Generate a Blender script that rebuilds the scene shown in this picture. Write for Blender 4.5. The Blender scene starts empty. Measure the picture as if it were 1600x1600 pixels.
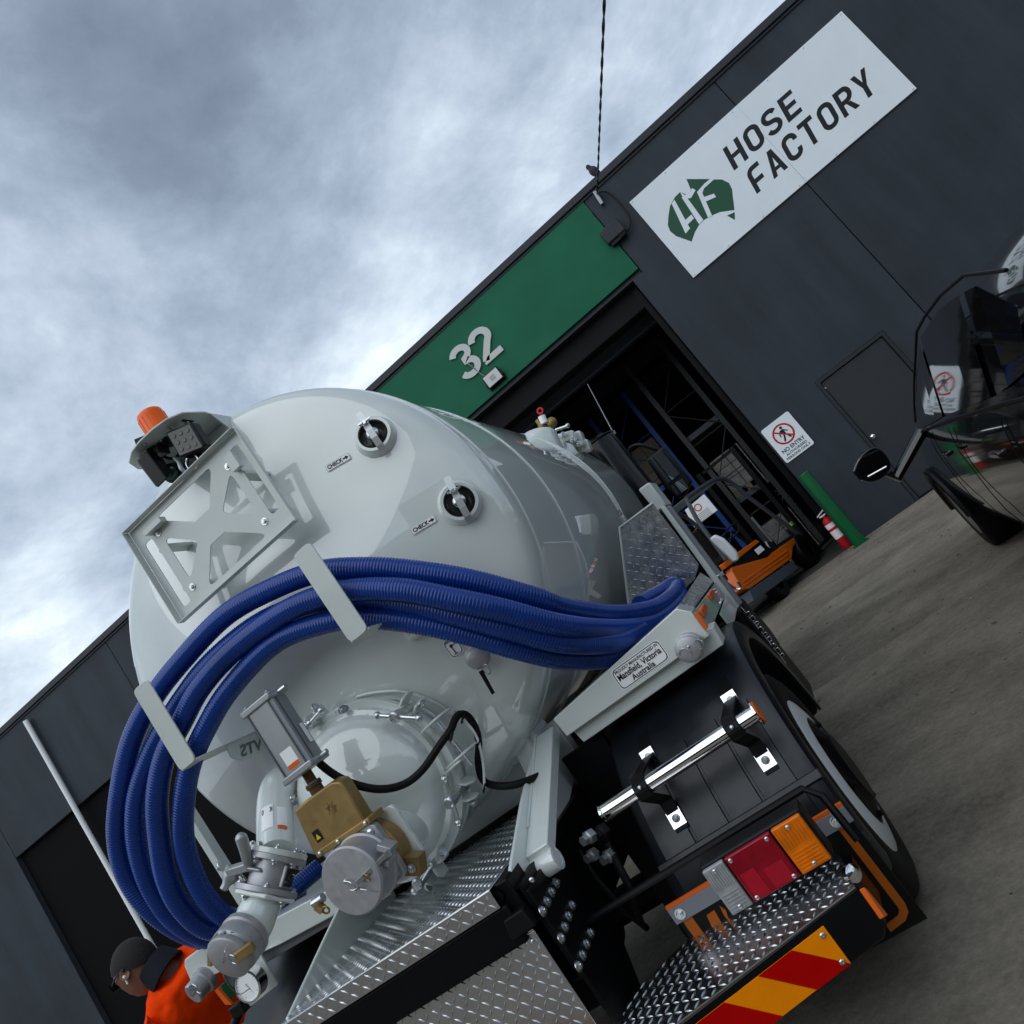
import bpy, bmesh, math, random
from mathutils import Vector, Matrix
random.seed(7)
V = Vector
R_ = math.radians
sc = bpy.context.scene
col = sc.collection

# ------------------------------------------------------------------ camera
HC = 1.27                                   # eye height above the apron
FPX, ROLL, PITCH, YAW = 1195.0, R_(36.48), R_(10.1), R_(14.77)
fw = V((-math.sin(YAW)*math.cos(PITCH), math.cos(YAW)*math.cos(PITCH), math.sin(PITCH)))
rt = V((math.cos(YAW), math.sin(YAW), 0)); up = rt.cross(fw)
CR = math.cos(ROLL)*rt - math.sin(ROLL)*up
CU = math.sin(ROLL)*rt + math.cos(ROLL)*up
CAM = V((0, 0, HC))
cd = bpy.data.cameras.new('camera'); cam = bpy.data.objects.new('camera', cd); col.objects.link(cam)
cd.sensor_width = 36; cd.lens = 36*FPX/1600; cd.clip_start = .05; cd.clip_end = 2000
m3 = Matrix((CR, CU, -fw)).transposed()
cam.matrix_world = Matrix.Translation(CAM) @ m3.to_4x4()
sc.camera = cam

# ------------------------------------------------------------------ sky, sun, exposure
SUN_EL, SUN_AZ = R_(50), R_(205)            # high, behind and left of the photographer
w = bpy.data.worlds.new('World'); sc.world = w; w.use_nodes = True
nt = w.node_tree; nt.nodes.clear(); N = nt.nodes.new; L = nt.links.new
out = N('ShaderNodeOutputWorld'); bg = N('ShaderNodeBackground')
sky = N('ShaderNodeTexSky'); sky.sky_type = 'NISHITA'; sky.sun_disc = False
sky.sun_elevation = SUN_EL; sky.sun_rotation = SUN_AZ
tc = N('ShaderNodeTexCoord')
sep = N('ShaderNodeSeparateXYZ'); L(tc.outputs['Generated'], sep.inputs[0])
# project the view direction on a flat cloud deck
zz = N('ShaderNodeMath'); zz.operation = 'MAXIMUM'; L(sep.outputs[2], zz.inputs[0]); zz.inputs[1].default_value = 0.0
za = N('ShaderNodeMath'); za.operation = 'ADD'; L(zz.outputs[0], za.inputs[0]); za.inputs[1].default_value = .35
dx = N('ShaderNodeMath'); dx.operation = 'DIVIDE'; L(sep.outputs[0], dx.inputs[0]); L(za.outputs[0], dx.inputs[1])
dy = N('ShaderNodeMath'); dy.operation = 'DIVIDE'; L(sep.outputs[1], dy.inputs[0]); L(za.outputs[0], dy.inputs[1])
cmb = N('ShaderNodeCombineXYZ'); L(dx.outputs[0], cmb.inputs[0]); L(dy.outputs[0], cmb.inputs[1]); cmb.inputs[2].default_value = 3.7
def cloud_noise(scale, detail, rough, dist, off):
    mp = N('ShaderNodeMapping'); L(cmb.outputs[0], mp.inputs[0]); mp.inputs['Location'].default_value = off
    mp.inputs['Rotation'].default_value = (0, 0, R_(35)); mp.inputs['Scale'].default_value = (1, 1.0, 1)
    n = N('ShaderNodeTexNoise'); L(mp.outputs[0], n.inputs['Vector'])
    n.inputs['Scale'].default_value = scale; n.inputs['Detail'].default_value = detail
    n.inputs['Roughness'].default_value = rough; n.inputs['Distortion'].default_value = dist
    return n
n1 = cloud_noise(.8, 6, .5, .3, (18.005, 15.288, 5.432)); n2 = cloud_noise(3.2, 12, .64, .15, (-3.142, -15.846, 0.0))
mx = N('ShaderNodeMix'); mx.data_type = 'FLOAT'; mx.inputs[0].default_value = .42
L(n1.outputs['Fac'], mx.inputs[2]); L(n2.outputs['Fac'], mx.inputs[3])
cr = N('ShaderNodeValToRGB'); L(mx.outputs[0], cr.inputs[0])
e = cr.color_ramp.elements
e[0].position = .27; e[0].color = (.070, .090, .120, 1)
e[1].position = .68; e[1].color = (.78, .84, .87, 1)
for p, c in ((.40, (.150, .186, .238, 1)), (.475, (.235, .284, .352, 1)), (.54, (.345, .403, .475, 1)), (.605, (.50, .565, .62, 1))):
    q = e.new(p); q.color = c
sk = N('ShaderNodeMix'); sk.data_type = 'RGBA'; sk.blend_type = 'MULTIPLY'; sk.inputs[0].default_value = 1
L(sky.outputs[0], sk.inputs[6]); sk.inputs[7].default_value = (.1, .1, .1, 1)
mc = N('ShaderNodeMix'); mc.data_type = 'RGBA'; mc.inputs[0].default_value = .9
L(sk.outputs[2], mc.inputs[6]); L(cr.outputs[0], mc.inputs[7])
L(mc.outputs[2], bg.inputs[0]); bg.inputs[1].default_value = 1.0
L(bg.outputs[0], out.inputs[0])
sd = bpy.data.lights.new('sun', 'SUN'); sd.energy = .8; sd.angle = R_(80); sd.color = (.97, 1.0, 1.0)
so = bpy.data.objects.new('sun', sd); col.objects.link(so)
sdir = V((math.sin(SUN_AZ)*math.cos(SUN_EL), math.cos(SUN_AZ)*math.cos(SUN_EL), math.sin(SUN_EL)))
so.rotation_euler = (-sdir).to_track_quat('-Z', 'Y').to_euler(); so.location = (0, 0, 30)
vs = sc.view_settings
vs.view_transform = 'Standard'; vs.look = 'None'; vs.exposure = 0.80; vs.gamma = 1.0; vs.use_curve_mapping = False

# ------------------------------------------------------------------ points from the measured views
def ray(x, y): return (x-800)/FPX*CR - (y-800)/FPX*CU + fw
def at(x, y, Y):  d = ray(x, y); return CAM + d*(Y/d.y)
def atX(x, y, X): d = ray(x, y); return CAM + d*(X/d.x)
def atZ(x, y, Z): d = ray(x, y); return CAM + d*((Z-HC)/d.z)
def atP(x, y, p, n):
    d = ray(x, y); return CAM + d*((p-CAM).dot(n)/d.dot(n))

# ------------------------------------------------------------------ materials
MATS = {}
def mat(name, c, rough=.5, metal=0.0, coat=0.0, var=0.0, vs_=8.0, bump=0.0, bs=60.0, spec=.28, trans=0.0, emit=None, ior=None, rvar=0.0, aniso=None):
    if name in MATS: return MATS[name]
    m = bpy.data.materials.new(name); m.use_nodes = True; MATS[name] = m
    t = m.node_tree; b = t.nodes['Principled BSDF']
    b.inputs['Base Color'].default_value = (*c, 1); b.inputs['Roughness'].default_value = rough
    b.inputs['Metallic'].default_value = metal; b.inputs['Coat Weight'].default_value = coat
    b.inputs['Coat Roughness'].default_value = .04
    b.inputs['Specular IOR Level'].default_value = spec
    b.inputs['Transmission Weight'].default_value = trans
    if ior: b.inputs['IOR'].default_value = ior
    if var or bump or rvar:
        tcn = t.nodes.new('ShaderNodeTexCoord')
        def noise(s, d=4):
            n = t.nodes.new('ShaderNodeTexNoise'); t.links.new(tcn.outputs['Object'], n.inputs['Vector'])
            n.inputs['Scale'].default_value = s; n.inputs['Detail'].default_value = d; n.inputs['Roughness'].default_value = .6
            return n
        if var:
            n = noise(vs_); r = t.nodes.new('ShaderNodeValToRGB'); t.links.new(n.outputs['Fac'], r.inputs[0])
            r.color_ramp.elements[0].position = .3; r.color_ramp.elements[1].position = .72
            r.color_ramp.elements[0].color = (*[max(0, x*(1-var)) for x in c], 1)
            r.color_ramp.elements[1].color = (*[min(1, x*(1+var)) for x in c], 1)
            t.links.new(r.outputs[0], b.inputs['Base Color'])
        if rvar:
            n = noise(vs_*2.3); mr = t.nodes.new('ShaderNodeMapRange'); t.links.new(n.outputs['Fac'], mr.inputs[0])
            mr.inputs[1].default_value = .3; mr.inputs[2].default_value = .7
            mr.inputs[3].default_value = max(.02, rough-rvar); mr.inputs[4].default_value = min(1, rough+rvar)
            t.links.new(mr.outputs[0], b.inputs['Roughness'])
        if bump:
            n = noise(bs, 3); bp = t.nodes.new('ShaderNodeBump'); t.links.new(n.outputs['Fac'], bp.inputs['Height'])
            bp.inputs['Strength'].default_value = bump; bp.inputs['Distance'].default_value = .01
            t.links.new(bp.outputs[0], b.inputs['Normal'])
    return m
WHITE = mat('white_gloss_paint', (.685, .735, .705), .32, coat=1.0, var=.03, vs_=3, bump=.035, bs=2.6)
WHITE.node_tree.nodes['Principled BSDF'].inputs['Coat IOR'].default_value = 1.8
WHITE.node_tree.nodes['Principled BSDF'].inputs['Coat Roughness'].default_value = .012
WHITE2 = mat('white_bracket_paint', (.60, .645, .62), .38, coat=.3, var=.04, vs_=6, bump=.05, bs=50)
ZINC = mat('zinc_steel', (.62, .65, .66), .3, 1, var=.12, vs_=40, rvar=.1)
ALU = mat('tread_aluminium', (.66, .67, .68), .24, 1, var=.10, vs_=9, rvar=.07)
ALUC = mat('cast_aluminium', (.44, .44, .455), .5, .7, var=.08, vs_=25, bump=.035, bs=260, rvar=.08)
ANOD = mat('anodised_aluminium', (.40, .42, .43), .42, .7, var=.05, vs_=12)
CHROME = mat('polished_stainless', (.80, .81, .82), .07, 1)
BRASS = mat('cast_brass', (.33, .22, .085), .48, .6, var=.16, vs_=14, bump=.04, bs=220, rvar=.1)
BLACKP = mat('black_plastic', (.0035, .004, .005), .42, var=.2, vs_=10, spec=.25)
BLACKG = mat('black_gloss_paint', (.002, .0025, .0035), .2, coat=.12, spec=.22)
BLACKF = mat('black_chassis_paint', (.002, .0022, .003), .45, var=.3, vs_=6, spec=.16)
RUBBER = mat('black_rubber', (.0035, .0035, .004), .55, var=.25, vs_=14, bump=.06, bs=90, spec=.2)
MUD = mat('mudguard_plastic', (.0055, .0075, .011), .36, var=.25, vs_=5, bump=.02, bs=35, rvar=.1, spec=.45)
BLUE = mat('blue_hose_pvc', (.003, .039, .245), .24, var=.2, vs_=4, coat=.2)
ORANGE = mat('orange_reflector', (.75, .13, .012), .3)
AMBER = mat('amber_lens', (1.0, .14, .0), .25, coat=.1)
AMBERL = mat('amber_lamp_lens', (.75, .17, .0), .18, coat=.25, var=.35, vs_=16)
REDL = mat('red_lamp_lens', (.27, .001, .012), .12, coat=.3, var=.4, vs_=11)
CLEARL = mat('clear_lamp_lens', (.33, .34, .35), .15, coat=.6, var=.2, vs_=40)
GREYB = mat('grey_reflective_bar', (.22, .23, .25), .4)
PRINT = mat('black_print', (.01, .01, .014), .5)
PRINTG = mat('charcoal_print', (.010, .012, .016), .5)
LABEL = mat('white_label_vinyl', (.93, .94, .94), .4)
SIGNW = mat('white_sign_panel', (.78, .84, .87), .3, var=.04, vs_=1.2)
GREENP = mat('green_print', (.018, .085, .045), .45)
REDP = mat('red_print', (.52, .012, .02), .4)
HAZR = mat('red_reflective_sheeting', (.48, .0, .0), .4, spec=.12, var=.06, vs_=20)
HAZY = mat('yellow_reflective_sheeting', (1.0, .27, .0), .4, spec=.12, var=.06, vs_=20)
def wall_paint(name, c):
    m = bpy.data.materials.new(name); m.use_nodes = True; t = m.node_tree; b = t.nodes['Principled BSDF']; Lk = t.links.new
    tcn = t.nodes.new('ShaderNodeTexCoord')
    def nz(s, d, st, r=.6):
        mp = t.nodes.new('ShaderNodeMapping'); Lk(tcn.outputs['Object'], mp.inputs[0]); mp.inputs['Scale'].default_value = st
        n = t.nodes.new('ShaderNodeTexNoise'); Lk(mp.outputs[0], n.inputs['Vector']); n.inputs['Scale'].default_value = s; n.inputs['Detail'].default_value = d; n.inputs['Roughness'].default_value = r; return n.outputs['Fac']
    def mixf(x, y, k):
        q = t.nodes.new('ShaderNodeMix'); q.data_type = 'FLOAT'; q.inputs[0].default_value = k; Lk(x, q.inputs[2]); Lk(y, q.inputs[3]); return q.outputs[0]
    blot = nz(.7, 7, (1, 1, 1)); strk = nz(2.6, 6, (1, 1, .10), .7); scuf = nz(5, 9, (1, 1, 2.5), .75)
    r = t.nodes.new('ShaderNodeValToRGB'); Lk(mixf(blot, strk, .5), r.inputs[0]); el = r.color_ramp.elements
    el[0].position = .34; el[0].color = (*[x*.72 for x in c], 1); el[1].position = .66; el[1].color = (*[x*1.30 for x in c], 1)
    s2 = t.nodes.new('ShaderNodeMapRange'); Lk(scuf, s2.inputs[0]); s2.inputs[1].default_value = .70; s2.inputs[2].default_value = .80; s2.inputs[4].default_value = .5
    mm = t.nodes.new('ShaderNodeMix'); mm.data_type = 'RGBA'; Lk(s2.outputs[0], mm.inputs[0]); Lk(r.outputs[0], mm.inputs[6]); mm.inputs[7].default_value = (*[x*2.6 for x in c], 1)
    Lk(mm.outputs[2], b.inputs['Base Color']); b.inputs['Roughness'].default_value = .6; b.inputs['Specular IOR Level'].default_value = .25
    bp = t.nodes.new('ShaderNodeBump'); Lk(mixf(blot, nz(30, 4, (1, 1, 1)), .4), bp.inputs['Height']); bp.inputs['Strength'].default_value = .12; bp.inputs['Distance'].default_value = .02; Lk(bp.outputs[0], b.inputs['Normal'])
    MATS[name] = m; return m
WALL = wall_paint('charcoal_wall_paint', (.030, .037, .047))
CAP = mat('charcoal_flashing', (.026, .030, .036), .45, var=.06, vs_=2)
GREEN = mat('green_fascia_paint', (.012, .128, .068), .55, spec=.15, var=.12, vs_=1.1, bump=.06, bs=6)
GREENB = mat('green_bollard_paint', (.002, .10, .03), .4, var=.10, vs_=7)
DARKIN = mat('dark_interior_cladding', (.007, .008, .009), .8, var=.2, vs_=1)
GLASSD = mat('dark_tinted_glass', (.008, .009, .010), .03, coat=.5, spec=.8)
HIVIS = mat('orange_hi_vis_fabric', (1.0, .055, .0), .85, spec=.1, var=.08, vs_=10, bump=.9, bs=11)
NAVY = mat('navy_collar_fabric', (.008, .010, .016), .85, bump=.3, bs=120)
SILVER = mat('silver_reflective_tape', (.42, .42, .42), .45)
SKIN = mat('skin', (.20, .10, .065), .5, var=.1, vs_=14)
HAIR = mat('dark_hair', (.010, .008, .007), .6, bump=.6, bs=220)
FORKO = mat('orange_forklift_paint', (.62, .12, .004), .35, coat=.3, var=.05, vs_=5)
FORKG = mat('grey_forklift_paint', (.055, .068, .085), .45)
RACKB = mat('blue_rack_paint', (.008, .055, .24), .45)
RACKG = mat('shaded_galvanised_rack', (.045, .05, .05), .5, .3)  # galvanised racking with the dimness of the interior put into its colour
GALV = mat('galvanised_steel', (.30, .32, .32), .4, .8, var=.15, vs_=8)
CARTON = mat('cardboard', (.20, .165, .12), .8, var=.1, vs_=4)
WRAP = mat('stretch_wrapped_goods', (.22, .22, .21), .3, coat=.4, var=.4, vs_=7, bump=.6, bs=14)

# ------------------------------------------------------------------ mesh collector
WL = {}
def perp(a):
    a = a.normalized(); b = V((0, 0, 1)) if abs(a.z) < .9 else V((1, 0, 0))
    u = a.cross(b).normalized(); return u, a.cross(u).normalized()
class MB:
    def __init__(s): s.v = []; s.f = []
    def add(s, vs, fs):
        o = len(s.v); s.v += [V(p) for p in vs]; s.f += [[i+o for i in f] for f in fs]; return s
    def obox(s, c, a, b, d):
        c, a, b, d = V(c), V(a), V(b), V(d)
        P = [c+i*a+j*b+k*d for i in (-1, 1) for j in (-1, 1) for k in (-1, 1)]
        return s.add(P, [(0, 1, 3, 2), (4, 6, 7, 5), (0, 4, 5, 1), (2, 3, 7, 6), (0, 2, 6, 4), (1, 5, 7, 3)])
    def box(s, x0, x1, y0, y1, z0, z1):
        return s.obox(((x0+x1)/2, (y0+y1)/2, (z0+z1)/2), ((x1-x0)/2, 0, 0), (0, (y1-y0)/2, 0), (0, 0, (z1-z0)/2))
    def prism(s, pts, vec):
        pts = [V(p) for p in pts]; n = len(pts); vec = V(vec)
        return s.add(pts+[p+vec for p in pts], [list(range(n)), list(range(2*n-1, n-1, -1))] + [[i, (i+1) % n, (i+1) % n+n, i+n] for i in range(n)])
    def lathe(s, o, ax, prof, n=24, closed=False):
        o = V(o); ax = V(ax).normalized(); u, w_ = perp(ax); vs = []; fs = []
        rings = []
        for r, h in prof:
            if r < 1e-6: rings.append([len(vs)]); vs.append(o+ax*h)
            else:
                k = len(vs); rings.append(list(range(k, k+n)))
                vs += [o+ax*h+(u*math.cos(2*math.pi*i/n)+w_*math.sin(2*math.pi*i/n))*r for i in range(n)]
        pr = list(zip(rings, rings[1:]))
        if closed: pr.append((rings[-1], rings[0]))
        for A, B in pr:
            if len(A) == 1 and len(B) == 1: continue
            for i in range(n):
                j = (i+1) % n
                if len(A) == 1: fs.append([A[0], B[i], B[j]])
                elif len(B) == 1: fs.append([A[i], B[0], A[j]])
                else: fs.append([A[i], B[i], B[j], A[j]])
        if not closed:
            if len(rings[0]) > 1: fs.append(rings[0])
            if len(rings[-1]) > 1: fs.append(rings[-1])
        return s.add(vs, fs)
    def cyl(s, p, q, r, r2=None, n=16):
        p, q = V(p), V(q); return s.lathe(p, q-p, [(r, 0), (r if r2 is None else r2, (q-p).length)], n)
    def torus(s, o, ax, R, r, n=32, m=8, a0=0, a1=2*math.pi):
        o = V(o); ax = V(ax).normalized(); u, w_ = perp(ax)
        return s.lathe(o, ax, [(R+r*math.cos(2*math.pi*i/m), r*math.sin(2*math.pi*i/m)) for i in range(m)], n, True)
    def sphere(s, o, r, n=16, ax=(0, 0, 1), sq=1.0):
        return s.lathe(o, ax, [(r*math.sin(math.pi*i/(n//2)), -r*sq*math.cos(math.pi*i/(n//2))) for i in range(n//2+1)], n)
    def tube(s, pts, r, n=8, caps=True, flat=1.0):
        pts = [V(p) for p in pts]; vs = []; fs = []; T = None; m = len(pts)
        rr = r if isinstance(r, (list, tuple)) else [r]*m
        for i, p in enumerate(pts):
            t = (pts[min(i+1, m-1)]-pts[max(i-1, 0)]).normalized()
            if T is None: u, w_ = perp(t)
            else:
                u = (u-t*u.dot(t)).normalized(); w_ = t.cross(u)
            T = t
            vs += [p+(u*math.cos(2*math.pi*k/n)+w_*math.sin(2*math.pi*k/n)*flat)*rr[i] for k in range(n)]
        for i in range(m-1):
            for k in range(n): fs.append([i*n+k, i*n+(k+1) % n, (i+1)*n+(k+1) % n, (i+1)*n+k])
        if caps: fs += [list(range(n)), list(range((m-1)*n, m*n))]
        return s.add(vs, fs)
    def xform(s, M):
        s.v = [M @ p for p in s.v]; return s
    def build(s, name, m, parent=None, bev=0.0, ang=38, seg=2):
        me = bpy.data.meshes.new(name)
        lo = V([min(p[i] for p in s.v) for i in range(3)]); hi = V([max(p[i] for p in s.v) for i in range(3)])
        c = (lo+hi)/2
        if parent is None: c.z = lo.z
        me.from_pydata([p-c for p in s.v], [], s.f)
        b = bmesh.new(); b.from_mesh(me); bmesh.ops.recalc_face_normals(b, faces=b.faces); b.to_mesh(me); b.free()
        me.polygons.foreach_set('use_smooth', [True]*len(me.polygons)); me.set_sharp_from_angle(angle=R_(ang))
        me.materials.append(m)
        return place(name, me, c, parent, bev, seg)
def place(name, me, c, parent=None, bev=0.0, seg=2):
    o = bpy.data.objects.new(name, me); col.objects.link(o); o.location = c; WL[o.name] = V(c)
    if parent is not None: adopt(o, parent)
    if bev:
        md = o.modifiers.new('bevel', 'BEVEL'); md.width = bev; md.segments = seg; md.limit_method = 'ANGLE'; md.angle_limit = R_(40)
    return o
def adopt(o, parent):
    o.parent = parent; o.matrix_parent_inverse = Matrix.Translation(-WL[parent.name])
def tag(o, label=None, cat=None, group=None, kind=None):
    if label: o['label'] = label
    if cat: o['category'] = cat
    if group: o['group'] = group
    if kind: o['kind'] = kind
    return o
def thing(name, loc, label, cat, group=None):
    o = bpy.data.objects.new(name, None); col.objects.link(o); o.location = loc; o.empty_display_size = .1
    WL[o.name] = V(loc); return tag(o, label, cat, group)
def spline(P, n=10):
    """Catmull-Rom through P."""
    P = [V(p) for p in P]; Q = [P[0]*2-P[1]]+P+[P[-1]*2-P[-2]]; o = []
    for i in range(1, len(Q)-2):
        a, b, c, d = Q[i-1:i+3]
        for k in range(n):
            t = k/n; o.append(.5*((2*b)+(c-a)*t+(2*a-5*b+4*c-d)*t*t+(3*b-a-3*c+d)*t**3))
    o.append(P[-1]); return o
# shared bolts
def bolt_mesh(kind, m):
    b = MB()
    if kind == 'hex':
        b.lathe((0, 0, 0), (0, 0, 1), [(1.45, 0), (1.45, .22)], 16).lathe((0, 0, .2), (0, 0, 1), [(1, 0), (1, .62), (.85, .75)], 6).cyl((0, 0, .9), (0, 0, 1.25), .55, n=10)
    elif kind == 'dome':
        b.lathe((0, 0, 0), (0, 0, 1), [(1, 0), (.95, .3), (.7, .55), (.35, .64), (.3, .45), (0, .45)], 14)
    else:
        b.lathe((0, 0, 0), (0, 0, 1), [(1.3, 0), (1.3, .15), (1, .2)], 14).lathe((0, 0, .15), (0, 0, 1), [(.85, 0), (.85, .9)], 8)
    me = bpy.data.meshes.new('bolt_'+kind); me.from_pydata(b.v, [], b.f)
    bm = bmesh.new(); bm.from_mesh(me); bmesh.ops.recalc_face_normals(bm, faces=bm.faces); bm.to_mesh(me); bm.free()
    me.polygons.foreach_set('use_smooth', [True]*len(me.polygons)); me.set_sharp_from_angle(angle=R_(35)); me.materials.append(m); return me
BOLTS = {}
def bolt(p, d, r, parent, kind='hex', m=None, name='bolt'):
    m = m or ZINC; k = (kind, m.name)
    if k not in BOLTS: BOLTS[k] = bolt_mesh(kind, m)
    o = bpy.data.objects.new(name, BOLTS[k]); col.objects.link(o)
    o.rotation_mode = 'QUATERNION'; o.rotation_quaternion = V(d).to_track_quat('Z', 'Y'); o.location = p; o.scale = (r, r, r)
    WL[o.name] = V(p); adopt(o, parent); return o
# lettering: flat print mapped to a parallelogram BL, BR, TL
def text_mesh(s, bold=0.0, spacing=1.0):
    cu = bpy.data.curves.new('txt', 'FONT'); cu.body = s; cu.offset = bold; cu.space_character = spacing; cu.resolution_u = 3
    o = bpy.data.objects.new('txt', cu); col.objects.link(o)
    me = bpy.data.meshes.new_from_object(o); bpy.data.objects.remove(o); bpy.data.curves.remove(cu)
    vs = [V(v.co) for v in me.vertices]; fs = [list(p.vertices) for p in me.polygons]; bpy.data.meshes.remove(me)
    return vs, fs
def text(s, BL, BR, TL, m, parent, name='lettering', bold=.010, lift=.0015, nrm=(0, -1, 0), spacing=1.0):
    vs, fs = text_mesh(s, bold, spacing)
    x0, x1 = min(v.x for v in vs), max(v.x for v in vs); y0, y1 = min(v.y for v in vs), max(v.y for v in vs)
    BL, BR, TL = V(BL), V(BR), V(TL); nrm = V(nrm).normalized()
    b = MB(); b.add([BL+(BR-BL)*((v.x-x0)/(x1-x0))+(TL-BL)*((v.y-y0)/(y1-y0))+nrm*lift for v in vs], fs)
    return b.build(name, m, parent)
def sheet(b, pts): return b.add(pts, [list(range(len(pts)))])
def ribbon(P, t, closed=False):
    """centre line -> list of 2D quads with mitred joints"""
    P = [V((p[0], p[1])) for p in P]; P = [p for i, p in enumerate(P) if i == 0 or (p-P[i-1]).length > 1e-4]; n = len(P); Lf = []; Rt = []
    for i in range(n):
        a = P[i-1] if (i > 0 or closed) else None; c = P[(i+1) % n] if (i < n-1 or closed) else None
        d1 = (P[i]-a).normalized() if a is not None else None; d2 = (c-P[i]).normalized() if c is not None else None
        if d1 is None: d1 = d2
        if d2 is None: d2 = d1
        nn = V((-(d1.y+d2.y), d1.x+d2.x)).normalized(); k = max(.4, nn.dot(V((-d1.y, d1.x))))
        Lf.append(P[i]+nn*(t/2/k)); Rt.append(P[i]-nn*(t/2/k))
    q = []
    for i in range(n if closed else n-1):
        j = (i+1) % n; q.append([Lf[i], Lf[j], Rt[j], Rt[i]])
    return q
def arc(cx, cy, rx, ry, a0, a1, n=8): return [(cx+rx*math.cos(R_(a0+(a1-a0)*i/n)), cy+ry*math.sin(R_(a0+(a1-a0)*i/n))) for i in range(n+1)]
def inpoly(p, poly):
    c = False; n = len(poly)
    for i in range(n):
        a, b = poly[i], poly[i-1]
        if (a[1] > p[1]) != (b[1] > p[1]) and p[0] < (b[0]-a[0])*(p[1]-a[1])/(b[1]-a[1])+a[0]: c = not c
    return c
def tread(poly3, nrm, parent, pitch=.024, ln=.0138, wd=.0030, ht=.0026, ex=None, m=None):
    """raised checker lugs over a planar polygon"""
    nrm = V(nrm).normalized(); P = [V(p) for p in poly3]; o = P[0]
    ex = (V(ex) if ex else P[1]-P[0]).normalized(); ex = (ex-nrm*ex.dot(nrm)).normalized(); ey = nrm.cross(ex)
    q = [((p-o).dot(ex), (p-o).dot(ey)) for p in P]
    x0, x1 = min(a for a, _ in q), max(a for a, _ in q); y0, y1 = min(b for _, b in q), max(b for _, b in q)
    b = MB(); i0, i1 = int(x0/pitch)-1, int(x1/pitch)+1; j0, j1 = int(y0/pitch)-1, int(y1/pitch)+1
    for i in range(i0, i1+1):
        for j in range(j0, j1+1):
            c = ((i+.5)*pitch, (j+.5)*pitch); a = R_(45 if (i+j) % 2 else -45)
            dx, dy = math.cos(a), math.sin(a)
            if not all(inpoly((c[0]+s*ln*dx, c[1]+s*ln*dy), q) for s in (-1, 1)): continue
            C = o+ex*c[0]+ey*c[1]; d = ex*dx+ey*dy; n_ = nrm.cross(d)
            C = C-nrm*.0004
            b.add([C-d*ln, C+n_*wd, C+d*ln, C-n_*wd, C-d*ln*.45+nrm*ht, C+d*ln*.45+nrm*ht],
                  [(0, 3, 4), (0, 4, 1), (1, 4, 5), (3, 5, 4), (1, 5, 2), (3, 2, 5)])
    if b.v: return tag(b.build('tread_lug', m or ALU, parent, ang=60), kind='stuff')
# ================================================================== ground
def concrete(name, base, sc_=1.0):
    m = bpy.data.materials.new(name); m.use_nodes = True; t = m.node_tree; b = t.nodes['Principled BSDF']
    tcn = t.nodes.new('ShaderNodeTexCoord'); Lk = t.links.new
    def noise(s, d, r=.6, st=(1, 1, 1)):
        mp = t.nodes.new('ShaderNodeMapping'); Lk(tcn.outputs['Object'], mp.inputs[0]); mp.inputs['Scale'].default_value = st
        n = t.nodes.new('ShaderNodeTexNoise'); Lk(mp.outputs[0], n.inputs['Vector']); n.inputs['Scale'].default_value = s*sc_
        n.inputs['Detail'].default_value = d; n.inputs['Roughness'].default_value = r; return n
    a = noise(.9, 6); s = noise(2.6, 9, .72, (.7, 1.2, 1)); f = noise(38, 7, .75)
    def mixf(x, y, k):
        q = t.nodes.new('ShaderNodeMix'); q.data_type = 'FLOAT'; q.inputs[0].default_value = k; Lk(x, q.inputs[2]); Lk(y, q.inputs[3]); return q.outputs[0]
    q = mixf(mixf(a.outputs['Fac'], s.outputs['Fac'], .45), f.outputs['Fac'], .34)
    r = t.nodes.new('ShaderNodeValToRGB'); Lk(q, r.inputs[0]); e = r.color_ramp.elements
    e[0].position = .40; e[0].color = (*[x*.50 for x in base], 1); e[1].position = .61; e[1].color = (*[x*1.35 for x in base], 1)
    sp = t.nodes.new('ShaderNodeTexVoronoi'); Lk(tcn.outputs['Object'], sp.inputs['Vector']); sp.inputs['Scale'].default_value = 5.5*sc_
    lt = t.nodes.new('ShaderNodeMath'); lt.operation = 'LESS_THAN'; Lk(sp.outputs['Distance'], lt.inputs[0]); lt.inputs[1].default_value = .035
    mm = t.nodes.new('ShaderNodeMix'); mm.data_type = 'RGBA'; Lk(lt.outputs[0], mm.inputs[0]); Lk(r.outputs[0], mm.inputs[6]); mm.inputs[7].default_value = (*[x*.25 for x in base], 1)
    Lk(mm.outputs[2], b.inputs['Base Color']); b.inputs['Roughness'].default_value = .9; b.inputs['Specular IOR Level'].default_value = .2
    bp = t.nodes.new('ShaderNodeBump'); Lk(mixf(s.outputs['Fac'], f.outputs['Fac'], .5), bp.inputs['Height']); bp.inputs['Strength'].default_value = .35; bp.inputs['Distance'].default_value = .02
    Lk(bp.outputs[0], b.inputs['Normal']); return m
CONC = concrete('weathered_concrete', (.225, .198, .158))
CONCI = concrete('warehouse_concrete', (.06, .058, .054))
g = MB(); sheet(g, [(-300, -300, -.03), (300, -300, -.03), (300, 300, -.03), (-300, 300, -.03)])
tag(g.build('ground', CONC), kind='structure')
ap = None
YJ = at(1330, 1042, 1).z; YJ = HC/(HC-YJ)           # the joint seen on the right, about 5.6 m away
for i, (y0, y1) in enumerate(((-9, YJ-.006), (YJ+.006, 11.49))):
    for j, (x0, x1) in enumerate(((-17.4, -11.6), (-11.588, -5.8), (-5.788, 5.6), (5.612, 12))):
        b = MB(); b.box(x0, x1, y0, y1, -.028, 0)
        o = b.build('apron_slab', CONC, ap, bev=.004)
        if ap is None: o.name = 'concrete_apron'; ap = o; WL[o.name] = V(o.location); tag(o, kind='structure')
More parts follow.
